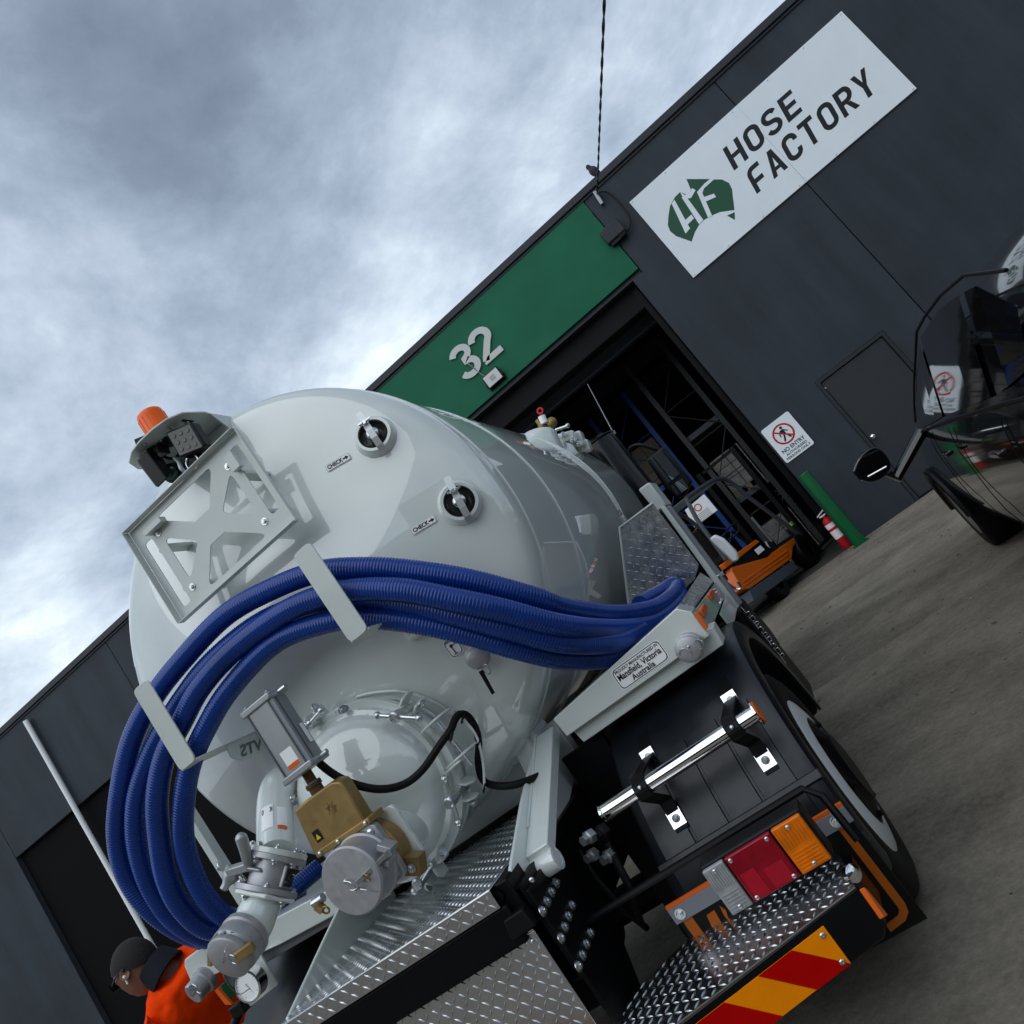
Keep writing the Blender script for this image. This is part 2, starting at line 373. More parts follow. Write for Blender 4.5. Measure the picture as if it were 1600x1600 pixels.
b = MB(); b.box(-7.5, 8, 11.5, 26, -.028, .003); tag(b.build('warehouse_floor', CONCI), kind='structure')

# ================================================================== factory building
YW = 11.5
def wx(px, py): return at(px, py, YW).x
def wz(px, py): return at(px, py, YW).z
bld = thing('factory_building', (0, YW, 0), 'charcoal painted tilt-panel factory with green fascia over a wide dark doorway', 'building')
XJ = wx(1109.4, 120.3); ZT = 6.45; XL = -6.4
def panel(pts, name='wall_panel'):
    b = MB(); b.prism([(x, YW, z) for x, z in pts], (0, .2, 0)); return b.build(name, WALL, bld, bev=.008)
D0, D1, DZ = wx(1273.4, 598.4), wx(1379.7, 517.2), 2.10
JX = .60
panel([(JX, 0), (D0, 0), (D0, DZ), (D1, DZ), (D1, 0), (XJ-.006, 0), (XJ-.006, ZT), (.785, ZT), (.785, 4.96), (JX, 4.96)])
x = XJ+.006
while x < 12: panel([(x, 0), (x+4.6, 0), (x+4.6, ZT), (x, ZT)]); x += 4.612
x = XL-.012
while x > -22:
    if x > -7: panel([(x-4.6, 0), (x-1.0, 0), (x-1.0, 4.3), (x-.9, 4.3), (x-.9, 0), (x, 0), (x, ZT), (x-4.6, ZT)]) if False else panel([(x-4.6, 4.3), (x-.9, 4.3), (x-.9, 0), (x, 0), (x, ZT), (x-4.6, ZT)])
    elif x > -12: panel([(x-4.6, 4.3), (x, 4.3), (x, ZT), (x-4.6, ZT)])
    else: panel([(x-4.6, 0), (x, 0), (x, ZT), (x-4.6, ZT)])
    x -= 4.612
rdx0, rdx1 = XL-.012-9.21, XL-.92
b = MB(); b.box(rdx0, rdx1, YW+.10, YW+.13, 0, 4.3); (lambda o: o)(b.build('dark_infill_panel', mat('black_infill', (.004, .0045, .005), .8, spec=.1), bld))  # added flat black panel that darkens this stretch of the wall
b = MB(); b.box(-20, 14, 11.44, 11.74, ZT+.004, 6.566); b.build('parapet_capping', CAP, bld, bev=.006)
b = MB(); b.box(-20, 14, 11.476, 11.497, ZT-.035, ZT+.002); b.build('capping_drip', CAP, bld)
b = MB(); b.box(XL, .772, 11.478, 11.66, 5.04, ZT-.04); b.build('green_fascia', GREEN, bld, bev=.006)['label'] = 'green painted fascia above the doorway'
b = MB(); b.box(XL, .775, 11.54, 11.70, 4.97, 5.036); b.build('lintel', CAP, bld)
b = MB(); b.box(XL, .56, 11.72, 12.1, 4.58, 4.99); b.build('roller_door_housing', DARKIN, bld, bev=.02)
b = MB(); b.box(XL, .595, 12.3, 12.36, 4.46, 4.66).box(XL, .595, 12.24, 12.42, 4.44, 4.458); b.build('door_beam', FORKG, bld)
b = MB(); b.box(.50, .585, 11.715, 11.82, 0, 4.95); b.build('door_track', BLACKF, bld)
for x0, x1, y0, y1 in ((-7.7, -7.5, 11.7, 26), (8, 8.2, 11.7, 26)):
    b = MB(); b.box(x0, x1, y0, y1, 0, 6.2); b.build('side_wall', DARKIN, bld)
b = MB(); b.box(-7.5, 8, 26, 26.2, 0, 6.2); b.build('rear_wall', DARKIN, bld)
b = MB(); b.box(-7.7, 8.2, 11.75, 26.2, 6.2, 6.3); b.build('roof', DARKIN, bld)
for y in (14, 17, 20, 23):
    b = MB(); b.box(-7.5, 8, y-.06, y+.06, 5.75, 6.19).box(-7.5, 8, y-.14, y+.14, 5.72, 5.748); b.build('rafter', FORKG, bld)
# pedestrian door
b = MB(); b.prism([(D0+.002, YW-.008, .0), (D0+.002, YW-.008, DZ-.002), (D1-.002, YW-.008, DZ-.002), (D1-.002, YW-.008, 0), (D1-.05, YW-.008, 0), (D1-.05, YW-.008, DZ-.05), (D0+.05, YW-.008, DZ-.05), (D0+.05, YW-.008, 0)], (0, .1, 0))
b.build('door_frame', CAP, bld, bev=.004)
b = MB(); b.box(D0+.06, D1-.06, YW+.022, YW+.06, .02, DZ-.062); dr = b.build('door', mat('charcoal_door_paint', (.034, .038, .044), .42, var=.05), bld, bev=.003)
kp = at(1364, 682, YW-.03); b = MB(); b.lathe((kp.x, YW+.021, kp.z), (0, -1, 0), [(.028, 0), (.028, .006), (.013, .008), (.013, .03), (.024, .036), (.034, .05), (.03, .066), (.012, .074), (0, .075)], 20); b.build('door_knob', CHROME, dr)
b = MB(); b.cyl(V((kp.x-.05, YW+.021, 1.95)), V((kp.x-.05, YW+.012, 1.95)), .015); b.build('door_viewer', ZINC, dr)
# white downpipe seen past the person on the far left
p0 = at(200, 1410, 11.42); b = MB(); b.cyl((p0.x, 11.42, 0), (p0.x, 11.42, 6.3), .05, n=12)
b.build('downpipe', LABEL, bld)

# ---- number 32 (thick letters), with LED floodlight below it
num = thing('street_number', (-1.9, YW, 5.5), 'large off-white number 32 on the green fascia', 'number')
NUMM = mat('number_off_white', (.60, .61, .58), .5)
def glyph(quads, x0, z0, w_, h, Y, thick, m, parent, name, shear=0.0):
    b = MB()
    for q in quads: b.prism([(x0+(p[0]+shear*p[1])*w_, Y, z0+p[1]*h) for p in q], (0, -thick, 0))
    return b.build(name, m, parent, ang=50)
t_ = .17
three = ribbon(arc(.30, .735, .215, .18, 165, -80, 14) + arc(.30, .285, .235, .20, 82, -165, 16), t_)
two = ribbon(arc(.30, .70, .215, .215, 170, -25, 14) + [(.40, .50), (.16, .17), (.12, .085)], t_) + [[(.20, .17), (.58, .17), (.58, 0), (.06, 0), (.06, .06)]]
zb, zt = 5.475, 6.055
glyph(three, -2.36, zb, .66, zt-zb, 11.477, .03, NUMM, num, 'digit')
glyph(two, -1.965, zb, .70, zt-zb, 11.477, .03, NUMM, num, 'digit')
fl = thing('flood_light', (-1.97, 11.4, 5.12), 'small black LED floodlight with white face under the number 32', 'floodlight')
b = MB(); b.box(-2.11, -1.80, 11.39, 11.44, 5.115, 5.345); b.build('housing', BLACKP, fl, bev=.01)
b = MB(); b.box(-2.09, -1.82, 11.382, 11.389, 5.135, 5.325); b.build('lens', mat('floodlight_lens', (.62, .63, .60), .3), fl)
b = MB(); b.box(-2.00, -1.91, 11.378, 11.381, 5.19, 5.27); b.build('led_array', mat('led_grey', (.40, .40, .36), .4), fl)
b = MB(); b.box(-2.13, -2.112, 11.41, 11.477, 5.17, 5.22).box(-1.798, -1.78, 11.41, 11.477, 5.17, 5.22).box(-2.12, -1.79, 11.447, 11.477, 5.10, 5.14); b.build('bracket', BLACKP, fl)
b = MB(); b.tube(spline([(-2.05, 11.45, 5.34), (-2.09, 11.46, 5.46), (-2.12, 11.43, 5.62), (-2.15, 11.44, 5.70)]), .009); b.build('cable', GREYB, fl)

# ---- HOSE FACTORY sign
sg = thing('wall_sign', (3.1, YW, 4.38), 'long white HOSE FACTORY sign with green logo on charcoal wall', 'sign')
SX0, SX1, SZ0, SZ1 = wx(983.75, 317.2), wx(1314, 18.75), wz(1084.4, 434.4), wz(983.75, 317.2)
b = MB(); b.box(SX0, XJ-.001, 11.47, 11.497, SZ0, SZ1); b.build('sign_panel', SIGNW, sg, bev=.003)
b = MB(); b.box(XJ+.001, SX1, 11.47, 11.497, SZ0, SZ1); b.build('sign_panel', SIGNW, sg, bev=.003)
YS = 11.4685
for i in range(7):
    for z in (SZ0+.03, SZ1-.03): bolt((SX0+.04+(SX1-SX0-.08)*i/6, 11.47, z), (0, -1, 0), .011, sg, 'dome', name='rivet')
Lx, Tt = .09, .91
RR = .54; tt = .175; Wd = .63
def rrect(x0, x1, y0, y1, r):
    return arc(x1-r, y1-r, r, r, 90, 0, 6)+arc(x1-r, y0+r, r, r, 0, -90, 6)+arc(x0+r, y0+r, r, r, -90, -180, 6)+arc(x0+r, y1-r, r, r, 180, 90, 6)
def bar(x0, x1, y0, y1): return [(x0, y0), (x1, y0), (x1, y1), (x0, y1)]
h2 = tt/2
GL = {
 'H': [bar(0, tt, 0, 1), bar(Wd-tt, Wd, 0, 1), bar(tt, Wd-tt, .5-h2, .5+h2)],
 'O': ribbon(rrect(Lx, RR, Lx, Tt, .20), tt, True),
 'S': ribbon(arc(.34, .715, .205, .195, 20, 90, 5)+arc(.285, .72, .2, .19, 90, 180, 6)[0:]+arc(.30, .71, .21, .20, 195, 262, 4)+arc(.315, .29, .225, .205, 82, -90, 10)+arc(.30, .285, .225, .20, -95, -165, 5), tt),
 'E': [bar(0, tt, 0, 1), bar(tt, .57, 0, tt), bar(tt, .53, .5-h2, .5+h2), bar(tt, .57, 1-tt, 1)],
 'F': ribbon([(Lx, 0)]+[(Lx, Tt-.2)]+arc(Lx+.2, Tt-.2, .2, .2, 180, 90, 5)+[(.57, Tt)], tt)+[bar(tt, .52, .42-h2, .42+h2)],
 'A': [[(0, 0), (.22, 1), (.41, 1), (.63, 0), (.455, 0), (.315, .70), (.175, 0)], [(.2155, .2), (.4145, .2), (.387, .335), (.243, .335)]],
 'C': ribbon([(RR, .66)]+arc(RR-.2, Tt-.2, .2, .2, 0, 90, 6)+arc(Lx+.2, Tt-.2, .2, .2, 90, 180, 6)+arc(Lx+.2, Lx+.2, .2, .2, 180, 270, 6)+arc(RR-.2, Lx+.2, .2, .2, -90, 0, 6)+[(RR, .34)], tt),
 'T': [bar(0, .60, 1-tt, 1), bar(.30-h2, .30+h2, 0, 1-tt)],
 'R': [bar(0, tt, 0, 1)]+ribbon([(tt, Tt), (.34, Tt)]+arc(.34, .69, .2, .22, 90, -90, 9)[1:-1]+[(.34, .47), (tt, .47)], tt)+[[(.27, .382), (.44, .382), (.64, 0), (.45, 0)]],
 'Y': [[(0, 1), (.175, 1), (.305, .60), (.435, 1), (.61, 1), (.305+h2, .42), (.305+h2, 0), (.305-h2, 0), (.305-h2, .42)]],
}
def word(s, x0, x1, z0, z1):
    h = z1-z0; n = len(s); adv = (x1-x0)/(n-.06)
    for i, ch in enumerate(s):
        b = MB()
        for q in GL[ch]: sheet(b, [(x0+i*adv+(p[0])*adv*1.30+.20*p[1]*h, YS, z0+p[1]*h) for p in q])
        b.build('letter', PRINTG, sg)
word('HOSE', wx(1148, 268.8), wx(1259, 168.8)-.0, 5.195, 5.553)
word('FACTORY', wx(1182.8, 304.7), wx(1376, 139), 4.712, 5.085)
def trace(pts, m, name, Y, ox=900, oy=0, k=3.2, parent=None):
    b = MB(); sheet(b, [at(ox+x/k, oy+y/k, Y) for x, y in pts]); return b.build(name, m, parent)
trace([(470, 1030), (495, 985), (520, 960), (560, 975), (575, 950), (552, 895), (665, 895), (690, 897), (730, 897), (765, 915), (780, 945), (792, 1050), (720, 1060), (680, 1077), (640, 1100), (615, 1125), (595, 1160), (578, 1208), (500, 1180), (470, 1155), (459, 1125), (462, 1080)], GREENP, 'logo', YS, parent=sg)
trace([(755, 1078), (793, 1060), (795, 1100)], GREENP, 'logo', YS, parent=sg)
lw = []
for q in ([(478, 1018), (492, 998), (570, 1142), (548, 1168)], [(527, 985), (553, 985), (637, 1100), (616, 1122)], [(541, 1106), (577, 1072), (590, 1092), (553, 1128)],
          [(520, 960), (545, 975), (572, 958), (580, 940), (598, 950), (575, 990), (540, 996)],
          [(605, 960), (640, 920), (672, 893), (692, 895), (640, 942), (632, 965), (680, 1078), (660, 1088)], [(640, 985), (690, 968), (700, 985), (648, 1008)]):
    lw.append(1); trace(q, SIGNW, 'logo_letter', YS-.0015-.0006*len(lw), parent=sg)

# ---- no entry sign
ne = thing('no_entry_sign', (.85, YW, 1.43), 'white NO ENTRY sign with red prohibition circle beside the doorway', 'sign')
x0, x1, z0, z1 = .622, 1.083, 1.432, 2.018; r = .03
b = MB(); b.prism([(x, 11.485, z) for x, z in rrect(x0, x1, z0, z1, r)], (0, .012, 0)); b.build('sign_plate', SIGNW, ne)
cx, cz, rr_ = .845, 1.795, .152
b = MB()
for i in range(40):
    a, c = 2*math.pi*i/40, 2*math.pi*(i+1)/40
    b.add([(cx+math.cos(t)*q, 11.4835, cz+math.sin(t)*q) for t, q in ((a, rr_), (c, rr_), (c, rr_-.026), (a, rr_-.026))], [(0, 1, 2, 3)])
b.build('prohibition_ring', REDP, ne)
dd = V((math.cos(R_(-43)), 0, math.sin(R_(-43)))); nn = V((-dd.z, 0, dd.x)); c = V((cx, 11.4815, cz))
b = MB(); sheet(b, [c-dd*.128-nn*.011, c+dd*.128-nn*.011, c+dd*.128+nn*.011, c-dd*.128+nn*.011]); b.build('prohibition_bar', REDP, ne)
b = MB(); ptx = lambda L_: sheet(b, [(cx+x, 11.4828, cz+z) for x, z in L_])
ptx([(.02+.021*math.cos(2*math.pi*i/14), .092+.021*math.sin(2*math.pi*i/14)) for i in range(14)])
ptx([(-.02, .062), (.03, .066), (.034, -.012), (-.014, -.016)]); ptx([(-.014, -.018), (.012, -.018), (-.03, -.10), (-.06, -.10)])
ptx([(.013, -.018), (.034, -.016), (.052, -.05), (.07, -.098), (.046, -.098), (.032, -.056)]); ptx([(-.021, .062), (-.055, .02), (-.062, -.02), (-.046, -.02), (-.041, .014), (-.020, .036)])
ptx([(.031, .064), (.058, .03), (.078, .012), (.07, 0), (.046, .018), (.032, .04)])
b.build('walking_figure', PRINT, ne)
for s, X0, X1, Z0, hh in (('NO ENTRY', .672, 1.035, 1.563, .058), ('AUTHORISED', .69, 1.02, 1.508, .036), ('PERSONS ONLY', .66, 1.045, 1.456, .036)):
    text(s, (X0, 11.4845, Z0), (X1, 11.4845, Z0), (X0, 11.4845, Z0+hh), PRINT, ne, bold=.02)

# ---- siren box, cable bracket, overhead cable, bird
sb = thing('wall_box', (.8, 11.4, 5.56), 'small dark plastic junction box half over the green fascia edge', 'junction box')
q = [at(935, 365, 11.38), at(963, 343, 11.38), at(974, 358, 11.38), at(948, 381, 11.38)]
xa, xb, za, zb2 = .65, .985, 5.585, 5.825
b = MB(); b.prism([(xa, 0, za), (xb, 0, za), (xb, 0, zb2), (xa, 0, zb2)], (0, -.13, 0)); b.xform(Matrix.Translation((0, 11.477, 0))); b.build('housing', CAP, sb, bev=.02)
b = MB(); b.box(xa+.04, xb-.03, 11.38, 11.475, za-.05, za-.002)
for i in range(5): b.box(xb-.13+i*.022, xb-.118+i*.022, 11.35, 11.372, za-.046, za-.004)
b.build('vent', BLACKP, sb)
ca = at(933, 302, 11.42)
ws = thing('cable_anchor', (ca.x, 11.42, ca.z-.12), 'small steel cable anchor bracket at the top of the charcoal wall', 'bracket')
b = MB(); e1 = at(929, 300, 11.45); e2 = at(941, 319, 11.45); d = (e2-e1).normalized(); b.obox((e1+e2)/2, d*(e2-e1).length/2, (0, .03, 0), d.cross(V((0, 1, 0)))*.025)
b.cyl(ca, V((ca.x, 11.497, ca.z)), .012); b.build('bracket', GALV, ws)
b = MB(); b.torus(ca, (1, 0, 0), .035, .008, 16, 6); b.build('eye', GALV, ws)
far = at(946.9, -70, 5.5)
pts = [ca.lerp(far, i/40) for i in range(41)]
b = MB()
for ph in (0, math.pi): b.tube([p+V((math.cos(i*.35+ph)*.007, 0, math.sin(i*.35+ph)*.007)) for i, p in enumerate([ca.lerp(far, i/160) for i in range(161)])], .008, 6)
tag(b.build('overhead_cable', BLACKP), 'thin black twisted service cable rising from the factory wall into the sky', 'cable')
lp = [at(x, y, 11.43) for x, y in ((934, 303), (938, 300), (947, 300), (958, 307), (972, 322), (982, 337), (985, 350), (979, 362), (968, 367))]
b = MB(); b.tube(spline(lp), .013, 8); tag(b.build('looped_cable', BLACKP), 'short black cable looping from the anchor to the junction box', 'cable')
bp_ = at(928, 268, 11.6)
bird = thing('pigeon', (bp_.x, 11.6, 6.566), 'small dark bird perched on the roof edge beside the cable', 'bird')
bm_ = MB(); A = V((bp_.x+.03, 11.6, 6.60)); B = V((bp_.x-.02, 11.58, 6.80)); ax = B-A
bm_.lathe(A-ax*.35, ax, [(.012, 0), (.03, .05), (.05, .10), (.07, .17), (.066, .22), (.045, .26), (.034, .275), (.038, .295), (.03, .32), (.012, .335), (0, .338)], 14)
bm_.build('body', mat('grey_feathers', (.045, .045, .05), .8, var=.3, vs_=30), bird)
b = MB(); b.cyl(B+V((-.02, 0, .015)), B+V((-.055, -.01, .0)), .008, .002, 8); b.build('beak', BLACKP, bird)
b = MB(); b.cyl((bp_.x+.02, 11.6, 6.57), (bp_.x+.02, 11.6, 6.62), .006, n=6).cyl((bp_.x+.0, 11.6, 6.57), (bp_.x+.01, 11.6, 6.62), .006, n=6); b.build('leg', BLACKP, bird)

# ---- bollard and fire extinguisher
bb = at(1347, 851, 11.13); rb = .085
bo = thing('bollard', (bb.x, 11.13, 0), 'green painted steel bollard standing at the doorway corner', 'bollard')
b = MB(); b.lathe((bb.x, 11.13, 0), (0, 0, 1), [(rb, 0), (rb, 1.165), (rb*.96, 1.185), (rb*.7, 1.195), (0, 1.198)], 28); b.build('post', GREENB, bo)
b = MB(); b.box(bb.x-.11, bb.x+.11, 11.02, 11.24, 0, .012); b.build('base_plate', GREENB, bo)
ep = at(1313, 838, 11.62)
fe = thing('fire_extinguisher', (ep.x, 11.62, 0), 'red fire extinguisher standing on the floor behind the green bollard', 'fire extinguisher')
b = MB(); b.lathe((ep.x, 11.62, 0), (0, 0, 1), [(.07, 0), (.078, .02), (.078, .44), (.06, .49), (.025, .51), (.022, .54), (0, .54)], 20); b.build('cylinder', REDP, fe)
b = MB()
for z0_, z1_ in ((.35, .42), (.18, .31)): b.lathe((ep.x, 11.62, 0), (0, 0, 1), [(.0787, z0_), (.0787, z1_)], 20)
b.build('label_band', LABEL, fe)
b = MB(); b.box(ep.x-.06, ep.x+.05, 11.6, 11.64, .545, .565).obox((ep.x-.01, 11.62, .60), (.07, 0, .022), (0, .014, 0), (-.002, 0, .007)); b.build('lever', LABEL, fe)
b = MB(); b.tube(spline([(ep.x+.03, 11.6, .55), (ep.x+.11, 11.58, .5), (ep.x+.10, 11.55, .3), (ep.x+.09, 11.55, .15)]), .013); b.build('hose', BLACKP, fe)

# ---- the unit across the yard, behind the photographer (mirrored in the tank)
ob = thing('opposite_warehouse', (0, -15, 0), 'grey warehouse across the yard behind the photographer', 'building')
b = MB(); b.prism([(x, -15, z) for x, z in ((-45, 0), (45, 0), (45, 7.2), (18, 7.2), (18, 8.6), (2, 8.6), (2, 6.4), (-12, 6.4), (-12, 8.0), (-45, 8.0))], (0, -.4, 0)); b.build('wall', mat('grey_cladding', (.10, .105, .105), .7, var=.2, vs_=.5), ob)
for x in (-30, -18, -5, 8, 22):
    b = MB(); b.box(x-2.2, x+2.2, -14.99, -14.93, 0, 4.2); b.build('roller_door', mat('dark_grey_door', (.03, .032, .035), .6), ob)
# ================================================================== inside the doorway
def brace(b, p, q, r=.012): b.cyl(p, q, r, n=6)
def rack_frame(x0, x1, Y, h, m, label, group, z_off=.35):
    t = thing('pallet_rack', ((x0+x1)/2, Y, .003), label, 'racking', group)
    for x in (x0, x1):
        b = MB(); b.box(x-.045, x+.045, Y-.035, Y+.035, .003, h)
        for k in range(int(h/.1)): b.box(x-.010, x+.010, Y-.037, Y-.0352, .1+k*.1, .13+k*.1)
        b.build('upright', m, t, bev=.004)
    z = z_off; flip = False
    while z+.75 < h:
        b = MB(); brace(b, V((x1 if flip else x0, Y, z)), V((x0 if flip else x1, Y, z+.75))); b.build('diagonal_brace', m, t)
        b = MB(); brace(b, V((x0, Y+.012, z)), V((x1, Y+.012, z))); b.build('cross_brace', m, t)
        z += .78; flip = not flip
    return t
rack_frame(-.33, .40, 14.0, 4.6, RACKG, 'grey steel pallet rack end frame with zigzag bracing inside the doorway', 'rack frames')
rack_frame(-1.5, -.70, 14.6, 4.4, RACKB, 'blue painted pallet rack end frame behind the forklift', 'rack frames')
for z in (1.5, 2.9):
    b = MB(); b.box(-.28, .35, 14.05, 16.6, z-.10, z-.001); tag(b.build('rack_shelf', FORKG), 'dark steel rack shelf at %s inside the dark doorway' % ('chest height' if z < 2 else 'head height and above'), 'shelf')
def load(x0, x1, y0, y1, z0, z1, m, label):
    t = thing('wrapped_pallet_load', ((x0+x1)/2, (y0+y1)/2, z0), label, 'pallet load')
    n = 3
    for i in range(n):
        for k in range(2):
            b = MB(); a, c = x0+(x1-x0)*k/2, x0+(x1-x0)*(k+1)/2; b.box(a+.004, c-.004, y0+random.uniform(0, .03), y1, z0+.12+(z1-z0-.12)*i/n, z0+.12+(z1-z0-.12)*(i+1)/n-.004); b.build('carton', m, t, bev=.01)
    for x in (x0+.05, (x0+x1)/2, x1-.05):
        b = MB(); b.box(x-.05, x+.05, y0, y1, z0, z0+.10); b.build('pallet_bearer', CARTON, t)
    b = MB(); b.box(x0, x1, y0-.005, y1, z0+.1005, z0+.118); b.build('pallet_deck', CARTON, t)
load(-1.45, -.8, 15.3, 16.2, 2.55, 3.5, CARTON, 'brown cartons stacked high on the blue racking')
load(-.26, .34, 14.2, 15.2, 1.502, 2.3, WRAP, 'grey stretch-wrapped goods on the lower rack shelf')
load(-.26, .34, 14.3, 15.2, .005, .85, WRAP, 'stretch-wrapped goods on the floor under the rack shelf')
for z0_, nm in ((2.45,  'upper'),):
    b = MB(); b.box(-1.45, -.75, 14.62, 16.5, z0_, z0_+.095); tag(b.build('rack_shelf', RACKB), 'blue rack shelf carrying the brown cartons', 'shelf')
nb_ = [at(x, y, 12.9) for x, y in ((1070, 797), (1100, 772), (1121, 797), (1085, 824))]
nt_ = thing('notice_board', (nb_[0].x, 12.9, nb_[0].z-.4), 'white printed notice board with red circle seen above the forklift seat', 'notice')
b = MB(); b.prism(nb_, (0, .02, 0)); b.build('board', LABEL, nt_)
c = sum(nb_, V())/4+V((.0, -.004, .06)); b = MB(); b.torus(c, (0, 1, 0), .055, .008, 22, 6); b.build('red_circle', REDP, nt_)
b = MB()
for k in range(5): p = c+V((0, .002, -.10-.028*k)); b.obox(p, (.13, 0, -.0), (0, .001, 0), (0, 0, .004))
b.build('print_line', GREYB, nt_)
q = [at(x, y, 13.1) for x, y in ((1083, 830), (1094, 820), (1104, 831), (1096, 836))]
ct = thing('caution_sign', (q[0].x, 13.1, q[0].z-.1), 'small yellow caution sign below the white notice board', 'sign')
b = MB(); b.prism(q, (0, .01, 0)); b.build('plate', mat('warning_yellow', (.75, .55, .02), .4), ct)
b = MB(); cc_ = sum(q, V())/4+V((0, -.003, 0)); b.tube([cc_+V((-.05, 0, -.03)), cc_+V((0, 0, .04)), cc_+V((.05, 0, -.03))], .008, 6); b.build('triangle_mark', PRINT, ct)
# ---- forklift
fh = V((.418, .908, 0)); fr = V((.908, -.418, 0)); fp0 = V((-.88, 10.1, 0))
def fk(px, py, off=0.0): return atP(px, py, fp0+fr*off, fr)
fork = thing('forklift', (-.9, 11.2, 0), 'orange and grey forklift standing in the dark doorway', 'forklift')
def c8(L_): return [(1050+x/8, 740+y/8) for x, y in L_]
b = MB(); b.prism([fk(*p) for p in c8([(740, 1170), (1190, 1045), (1540, 790), (1580, 812), (1515, 920), (1500, 1060), (970, 1440), (880, 1440), (820, 1340), (750, 1220)])], -fr*1.0); bd_ = b.build('body', FORKO, fork, bev=.012)
b = MB(); b.prism([fk(*p) for p in c8([(640, 1120), (1050, 822), (1102, 848), (690, 1172)])], -fr*.98); b.build('hood_strip', FORKO, fork, bev=.01)
b = MB(); b.prism([fk(*p, -.02) for p in c8([(660, 1150), (1100, 850), (1270, 960), (1190, 1045), (740, 1180)])], -fr*.9); b.build('seat_base', BLACKP, fork)
b = MB(); b.prism([fk(*p, .004) for p in c8([(960, 1460), (1505, 1085), (1590, 1190), (1040, 1590)])], -fr*1.0); b.build('chassis_skirt', FORKG, fork, bev=.015)
for k, (a, c) in enumerate((((880, 1360), (1440, 965)), ((900, 1400), (1455, 1010)))):
    p, q_ = fk(*c8([a])[0], .004), fk(*c8([c])[0], .004); b = MB(); b.cyl(p, q_, .014, n=8); b.build('body_crease', FORKO, bd_)
b = MB(); b.prism([fk(*p, .004) for p in c8([(1030, 955), (1105, 895), (1160, 950), (1080, 1015)])], -fr*.004); b.build('data_plate', LABEL, fork)
wc_ = fk(1268, 866); wc_.z = .26
b = MB(); b.lathe(wc_+fr*.02, -fr, [(.14, 0), (.2, -.012), (.25, .0), (.262, .03), (.262, .17), (.25, .2), (.14, .2)], 40, True); fwh = b.build('front_wheel', RUBBER, fork)
b = MB(); b.lathe(wc_+fr*.01, -fr, [(.145, 0), (.13, .02), (.06, .03), (.05, .0), (0, 0)], 30); b.build('rim', BLACKF, fwh)
wc2 = wc_-fh*1.35-fr*.02; b = MB(); b.lathe(V((wc2.x, wc2.y, .21)), -fr, [(.1, 0), (.2, -.01), (.21, .03), (.21, .15), (.1, .15)], 32, True); b.build('rear_wheel', RUBBER, fork)
wc3 = wc_-fr*.9; b = MB(); b.lathe(V((wc3.x, wc3.y, .26)), fr, [(.1, 0), (.25, 0), (.262, .03), (.262, .17), (.1, .19)], 32, True); b.build('front_wheel', RUBBER, fork)
gpts = [(1072, 779), (1094, 763), (1113, 751), (1121, 748), (1130, 748), (1140, 752), (1152, 761), (1170, 777), (1205, 803), (1252, 838)]
for off in (0, -.95):
    b = MB(); b.tube([fk(*p)+fr*off for p in gpts], .032, 8); b.build('overhead_guard', FORKG, fork)
g1, g2 = fk(1076, 776), fk(1126, 748)
for k in range(6):
    p = g1.lerp(g2, k/5)+V((0, 0, .01)); b = MB(); b.cyl(p, p-fr*.95, .014, n=6); b.build('guard_bar', FORKG, fork)
rp_ = fk(1072, 779)
b = MB(); b.tube([rp_, rp_-fh*.12-V((0, 0, .3)), rp_-fh*.18-V((0, 0, .95))], .03, 8); b.build('rear_post', FORKG, fork)
sw = fk(1150, 838, -.45); b = MB(); b.torus(V((sw.x, sw.y, 1.12)), fh*-.6+V((0, 0, 1)), .15, .014, 28, 8); b.cyl(V((sw.x, sw.y, 1.12)), V((sw.x, sw.y, .8))+fh*.2, .025); b.build('steering_wheel', BLACKP, fork)
st_ = fk(1112, 862, -.5); b = MB(); b.obox(V((st_.x, st_.y, .93)), fh*.22, fr*.22, (0, 0, .06)); b.obox(V((st_.x, st_.y, 1.2))-fh*.22, fh*.05-V((0, 0, .0)), fr*.2, V((0, 0, .25))-fh*.05); b.build('seat', RUBBER, fork, bev=.03, seg=3)
mb_ = wc_+fh*.42
for off in (-.08, -.82):
    p = mb_+fr*off; b = MB(); b.obox(V((p.x, p.y, 1.12)), fh*.07, fr*.045, (0, 0, 1.06)); b.build('mast_channel', BLACKF, fork, bev=.006)
for z in (.5, 2.14):
    p = mb_-fr*.45; b = MB(); b.obox(V((p.x, p.y, z)), fh*.02, fr*.36, (0, 0, .025)); b.build('mast_crossbar', BLACKF, fork)
for off in (-.25, -.65):
    p = mb_+fr*off+fh*.1; b = MB(); b.obox(V((p.x, p.y, .09))+fh*.5, fh*.5, fr*.05, (0, 0, .02)); b.obox(V((p.x, p.y, .35)), fh*.02, fr*.05, (0, 0, .28)); b.build('fork', BLACKF, fork)
mp_ = mb_-fr*.033
def mk_(px, py): return atP(px, py, mp_, fr)
text('TOYOTA', mk_(1258, 806), mk_(1234, 773), mk_(1252, 809), mat('grey_print', (.16, .17, .18), .5), fork, nrm=fr, lift=.004, bold=.0)
c = fk(1237, 818, .01); b = MB(); b.obox(c, fh*.04, fr*.01, (0, 0, .03)); b.build('indicator_tag', mat('lime_tag', (.35, .6, .03), .5), fork)
b = MB(); b.cyl(fk(1174, 808, -.2), fk(1206, 846, -.2), .02, n=8); b.cyl(fk(1196, 846, -.1), fk(1203, 858, -.1), .014, n=8); b.build('tilt_lever', GALV, fork)

